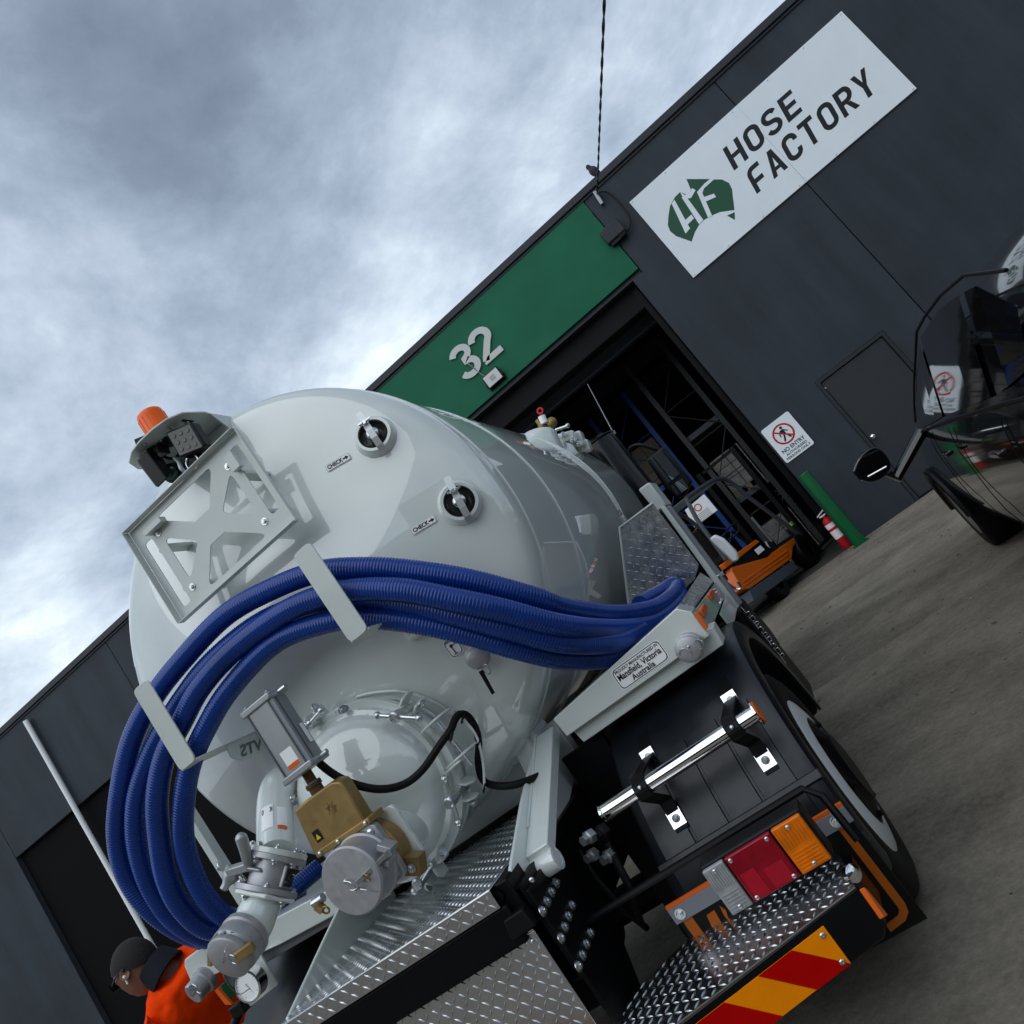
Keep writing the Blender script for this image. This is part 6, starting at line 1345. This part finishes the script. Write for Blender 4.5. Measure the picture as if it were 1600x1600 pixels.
# ================================================================== blue suction hoses
def hose(pts, r, name_label, wob=0.0):
    P = spline([at(*p) if len(p) == 3 else V(p[:3]) for p in pts], 14)
    # resample evenly: a rib every 11 mm
    acc = [0]
    for a, c in zip(P, P[1:]): acc.append(acc[-1]+(c-a).length)
    n = int(acc[-1]/.0024); Q = []; k = 0
    for i in range(n+1):
        s = acc[-1]*i/n
        while k < len(acc)-2 and acc[k+1] < s: k += 1
        t = (s-acc[k])/max(1e-9, acc[k+1]-acc[k]); Q.append(P[k].lerp(P[k+1], t))
    rr = [r+.0012*(1, .1, -1, .1)[i % 4] for i in range(len(Q))]
    b = MB(); b.tube(Q, rr, 18); o = b.build('suction_hose', BLUE, ang=75)
    return tag(o, name_label, 'hose', 'blue suction hoses hung over the rear of the tank')
RH = .0345
hose([(1000, 945, 2.95), (1035, 925, 3.22), (1052, 914, 3.32), (1058, 918, 3.30), (1052, 931, 3.1), (1030, 948, 2.86), (1000, 957, 2.68), (950, 961, 2.50), (880, 951, 2.30), (830, 933, 2.20), (730, 906, 2.12), (630, 891, 2.08), (567, 888, 2.06), (500, 893, 2.05), (430, 918, 2.05), (352, 962, 2.05), (282, 1035, 2.04), (236, 1096, 2.03), (205, 1160, 2.02), (188, 1240, 2.03), (184, 1310, 2.05), (200, 1372, 2.08), (240, 1425, 2.12), (300, 1462, 2.2), (360, 1470, 2.3), (430, 1440, 2.42)], RH, 'outermost blue ribbed hose, its arc highest across the white tank end')
hose([(985, 968, 2.85), (1030, 945, 3.1), (1050, 930, 3.2), (1060, 926, 3.25), (1062, 938, 3.12), (1045, 957, 2.9), (1010, 976, 2.68), (960, 984, 2.45), (880, 978, 2.2), (780, 952, 2.07), (705, 936, 2.02), (630, 922, 2.0), (555, 922, 2.0), (490, 936, 2.0), (430, 966, 2.0), (360, 1021, 2.0), (312, 1076, 1.99), (284, 1128, 1.99), (258, 1180, 1.98), (246, 1240, 1.98), (248, 1300, 2.0), (260, 1370, 2.04), (286, 1420, 2.09), (330, 1452, 2.16), (400, 1440, 2.28), (470, 1385, 2.45)], RH, 'second blue ribbed hose, broad and glossy in front across the tank end')
hose([(1000, 985, 2.6), (960, 1003, 2.42), (880, 1003, 2.22), (800, 984, 2.12), (720, 962, 2.07), (640, 944, 2.06), (555, 936, 2.07), (470, 948, 2.07), (400, 978, 2.07), (330, 1036, 2.06), (286, 1092, 2.05), (250, 1150, 2.04), (226, 1205, 2.03), (213, 1260, 2.03), (216, 1325, 2.05), (238, 1390, 2.09), (276, 1440, 2.14), (335, 1468, 2.24), (400, 1455, 2.36), (480, 1400, 2.5)], RH, 'third blue ribbed hose, half hidden behind the glossy front one')
hose([(1010, 1006, 2.55), (950, 1027, 2.44), (880, 1029, 2.28), (805, 1013, 2.16), (730, 991, 2.1), (655, 974, 2.06), (580, 966, 2.04), (512, 972, 2.02), (430, 1004, 2.02), (360, 1076, 2.01), (322, 1138, 2.0), (300, 1188, 2.0), (289, 1240, 2.0), (286, 1300, 2.02), (297, 1352, 2.06), (322, 1402, 2.1), (365, 1436, 2.18), (430, 1410, 2.3), (500, 1355, 2.45)], RH-.001, 'innermost blue ribbed hose, lowest arc nearest the rear door')
# ================================================================== person in hi-vis
pr = V((-3.15, 2.78, 0))
per = thing('person', pr, 'person in orange hi-vis jacket and dark collar bending beside the truck', 'person')
def skin(name, joints, edges, m, sub=2, root=0):
    me = bpy.data.meshes.new(name); c = V(joints[0][0]); me.from_pydata([V(j[0])-c for j in joints], edges, []); me.update()
    o = bpy.data.objects.new(name, me); col.objects.link(o); o.location = c; WL[o.name] = c; adopt(o, per)
    sm = o.modifiers.new('skin', 'SKIN'); sm.use_smooth_shade = True
    ly = me.skin_vertices[0].data if len(me.skin_vertices) else None
    if ly is None:
        bm = bmesh.new(); bm.from_mesh(me); bm.verts.layers.skin.verify(); bm.to_mesh(me); bm.free(); ly = me.skin_vertices[0].data
    for i, j in enumerate(joints):
        r = j[1]; ly[i].radius = r if isinstance(r, tuple) else (r, r); ly[i].use_root = (i == root)
    sb = o.modifiers.new('sub', 'SUBSURF'); sb.levels = sub; sb.render_levels = sub
    me.materials.append(m); return o
hd_ = at(212, 1512, 2.72); nk = at(246, 1512, 2.74)
fwd = V((-.86, -.12, -.32)).normalized()            # where the face looks
hx = hd_
pel = at(336, 1690, 2.95); che = at(308, 1545, 2.84); shl = at(285, 1478, 2.80)
body = skin('body', [((pel+che)/2, (.08, .08)), (che, (.10, .08)), (nk, .056), (hd_+V((.04, 0, -.01)), .072),
    (che+V((-.02, -.17, -.02)), .06), (che+V((-.18, -.20, -.25)), .05), (che+V((-.38, -.12, -.30)), .036), (che+V((.02, .17, -.02)), .06), (che+V((-.14, .22, -.26)), .05), (che+V((-.36, .16, -.32)), .036)],
    [(0, 1), (1, 2), (2, 3), (1, 4), (4, 5), (5, 6), (1, 7), (7, 8), (8, 9)], SKIN)
# head with brow, nose, jaw
upv = V((-.33, .02, .94)); upv = (upv-fwd*upv.dot(fwd)).normalized(); sdv = fwd.cross(upv).normalized()
def hpnt(f, u, s): return hd_+fwd*f+upv*u+sdv*s
b = MB(); nU, nV = 28, 20; vsH = []
for i in range(nV+1):
    th = math.pi*i/nV
    for k in range(nU):
        ph = 2*math.pi*k/nU; f, s, u = math.sin(th)*math.cos(ph), math.sin(th)*math.sin(ph), math.cos(th)
        F_, S_, U_ = f*.098, s*.076, u*.122
        if u < 0: F_ *= 1+.0*u; S_ *= 1+.28*u; F_ = F_*(1+.12*u)+.018*(-u)
        if f > .6: 
            F_ += .022*math.exp(-((u+.08)/.14)**2-(s/.20)**2)+.006*math.exp(-((u-.22)/.1)**2)-.006*math.exp(-((u-.05)/.10)**2-((abs(s)-.38)/.2)**2)+.007*math.exp(-((u+.45)/.10)**2-(s/.3)**2)+.010*math.exp(-((u+.80)/.14)**2-(s/.4)**2)
        vsH.append(hpnt(F_, U_, S_))
fsH = [[i*nU+k, i*nU+(k+1) % nU, (i+1)*nU+(k+1) % nU, (i+1)*nU+k] for i in range(nV) for k in range(nU)]
b.add(vsH, fsH); head = b.build('head', SKIN, per, ang=80)
for s in (-1, 1):
    b = MB(); e0_ = hpnt(-.012, -.005, s*.074); b.lathe(e0_, sdv*s+fwd*-.35, [(.0, -.004), (.013, .0), (.021, .006), (.023, .010), (.018, .010), (.009, .004), (0, .003)], 16); b.build('ear', SKIN, head)
b = MB(); e0_ = hpnt(-.004, -.01, -.080); e1_ = hpnt(-.004, -.01, .080)
for e_ in (e0_, e1_): b.sphere(e_, .008, 10).cyl(e_, e_+upv*-.03+fwd*.012, .004, n=8)
b.build('earbud', LABEL, head)
b = MB(); 
for i in range(13):
    th = math.pi*.62*i/12
vsC = []; nC = 28
hu, hf = (upv*.86-fwd*.50).normalized(), (fwd*.86+upv*.50).normalized()
for i in range(13):
    th = R_(88)*i/12
    for k in range(nC):
        ph = 2*math.pi*k/nC; jt = 1+.012*math.sin(ph*9+i*2.1)
        vsC.append(hd_-fwd*.006+upv*.006+hf*(math.sin(th)*math.cos(ph)*.113*jt)+hu*(math.cos(th)*.118*jt)+sdv*(math.sin(th)*math.sin(ph)*.082*jt))
b.add(vsC, [[i*nC+k, i*nC+(k+1) % nC, (i+1)*nC+(k+1) % nC, (i+1)*nC+k] for i in range(12) for k in range(nC)]); b.build('hair', HAIR, head, ang=80)
b = MB()
for s in (-1, 1):
    b.obox(hpnt(.094, .018, s*.034), sdv*.028+fwd*-.006*s*s, upv*.018, fwd*.002); b.tube([hpnt(.088, .022, s*.062), hpnt(.03, .024, s*.081), hpnt(-.03, .012, s*.082)], .0035, 6)
b.obox(hpnt(.100, .022, 0), sdv*.01, upv*.004, fwd*.002); b.build('sunglasses', BLACKG, head)
# clothes
b = MB(); ncx = (nk-hd_); nd = (at(262, 1520, 2.75)-at(240, 1508, 2.74)).normalized()
c0 = at(250, 1512, 2.75); b.lathe(c0, nd, [(.064, -.05), (.076, -.045), (.084, -.01), (.094, .045), (.082, .05), (.072, 0)], 28); b.build('collar', NAVY, per)
jk = skin('jacket', [(pel+V((0, 0, .02)), (.19, .16)), ((pel+che)/2, (.20, .16)), (che, (.205, .165)), (at(272, 1512, 2.77), (.12, .12)),
    (che+V((-.02, -.20, -.0)), .092), (che+V((-.17, -.24, -.24)), .076), (che+V((-.34, -.16, -.30)), .058), (che+V((.02, .20, -.0)), .092), (che+V((-.13, .26, -.25)), .076), (che+V((-.32, .20, -.31)), .058)],
    [(0, 1), (1, 2), (2, 3), (2, 4), (4, 5), (5, 6), (2, 7), (7, 8), (8, 9)], HIVIS)
dtx = bpy.data.textures.new('cloth_folds', 'CLOUDS'); dtx.noise_scale = .11; dtx.noise_depth = 2
for o_ in (jk,):
    dm = o_.modifiers.new('folds', 'DISPLACE'); dm.texture = dtx; dm.strength = .05; dm.mid_level = .5; o_.modifiers['sub'].levels = 4; o_.modifiers['sub'].render_levels = 4
tp0 = che+V((-.17, -.24, -.24)); tq = (che+V((-.34, -.16, -.30))-tp0).normalized()
b = MB(); b.lathe(tp0+tq*.03, tq, [(.078, 0), (.080, .002), (.074, .05), (.072, .05)], 24); b.build('reflective_tape', SILVER, per)
b = MB(); b.lathe((pel+che)/2, che-pel, [(.20, 0), (.215, .002), (.215, .05), (.20, .052)], 28); b.build('reflective_tape', SILVER, per)
tr = skin('trousers', [(pel+V((0, 0, .04)), (.17, .14)), ((pel+V((-.06, -.12, -.32))), .105), ((pel+V((-.02, -.06, -.56))), .085), ((pel+V((.06, .12, -.32))), .105), ((pel+V((.10, .14, -.56))), .085)], [(0, 1), (1, 2), (0, 3), (3, 4)], NAVY)

# ---- grit and small debris on the apron
b = MB()
for i in range(900):
    x, y = random.uniform(-1.0, 6), random.uniform(3.6, 11.3)
    if random.random() < .35: y = 11.35-abs(random.gauss(0, .25))
    r = random.choice((.004, .005, .006, .008, .012)); a = random.uniform(0, 6.28)
    b.obox((x, y, r*.35), (r*math.cos(a), r*math.sin(a), 0), (-r*.7*math.sin(a), r*.7*math.cos(a), r*.2), (0, 0, r*.45))
tag(b.build('grit', mat('grit_stone', (.20, .19, .17), .8, var=.6, vs_=3)), 'loose grit scattered on the concrete apron', 'grit', kind='stuff')
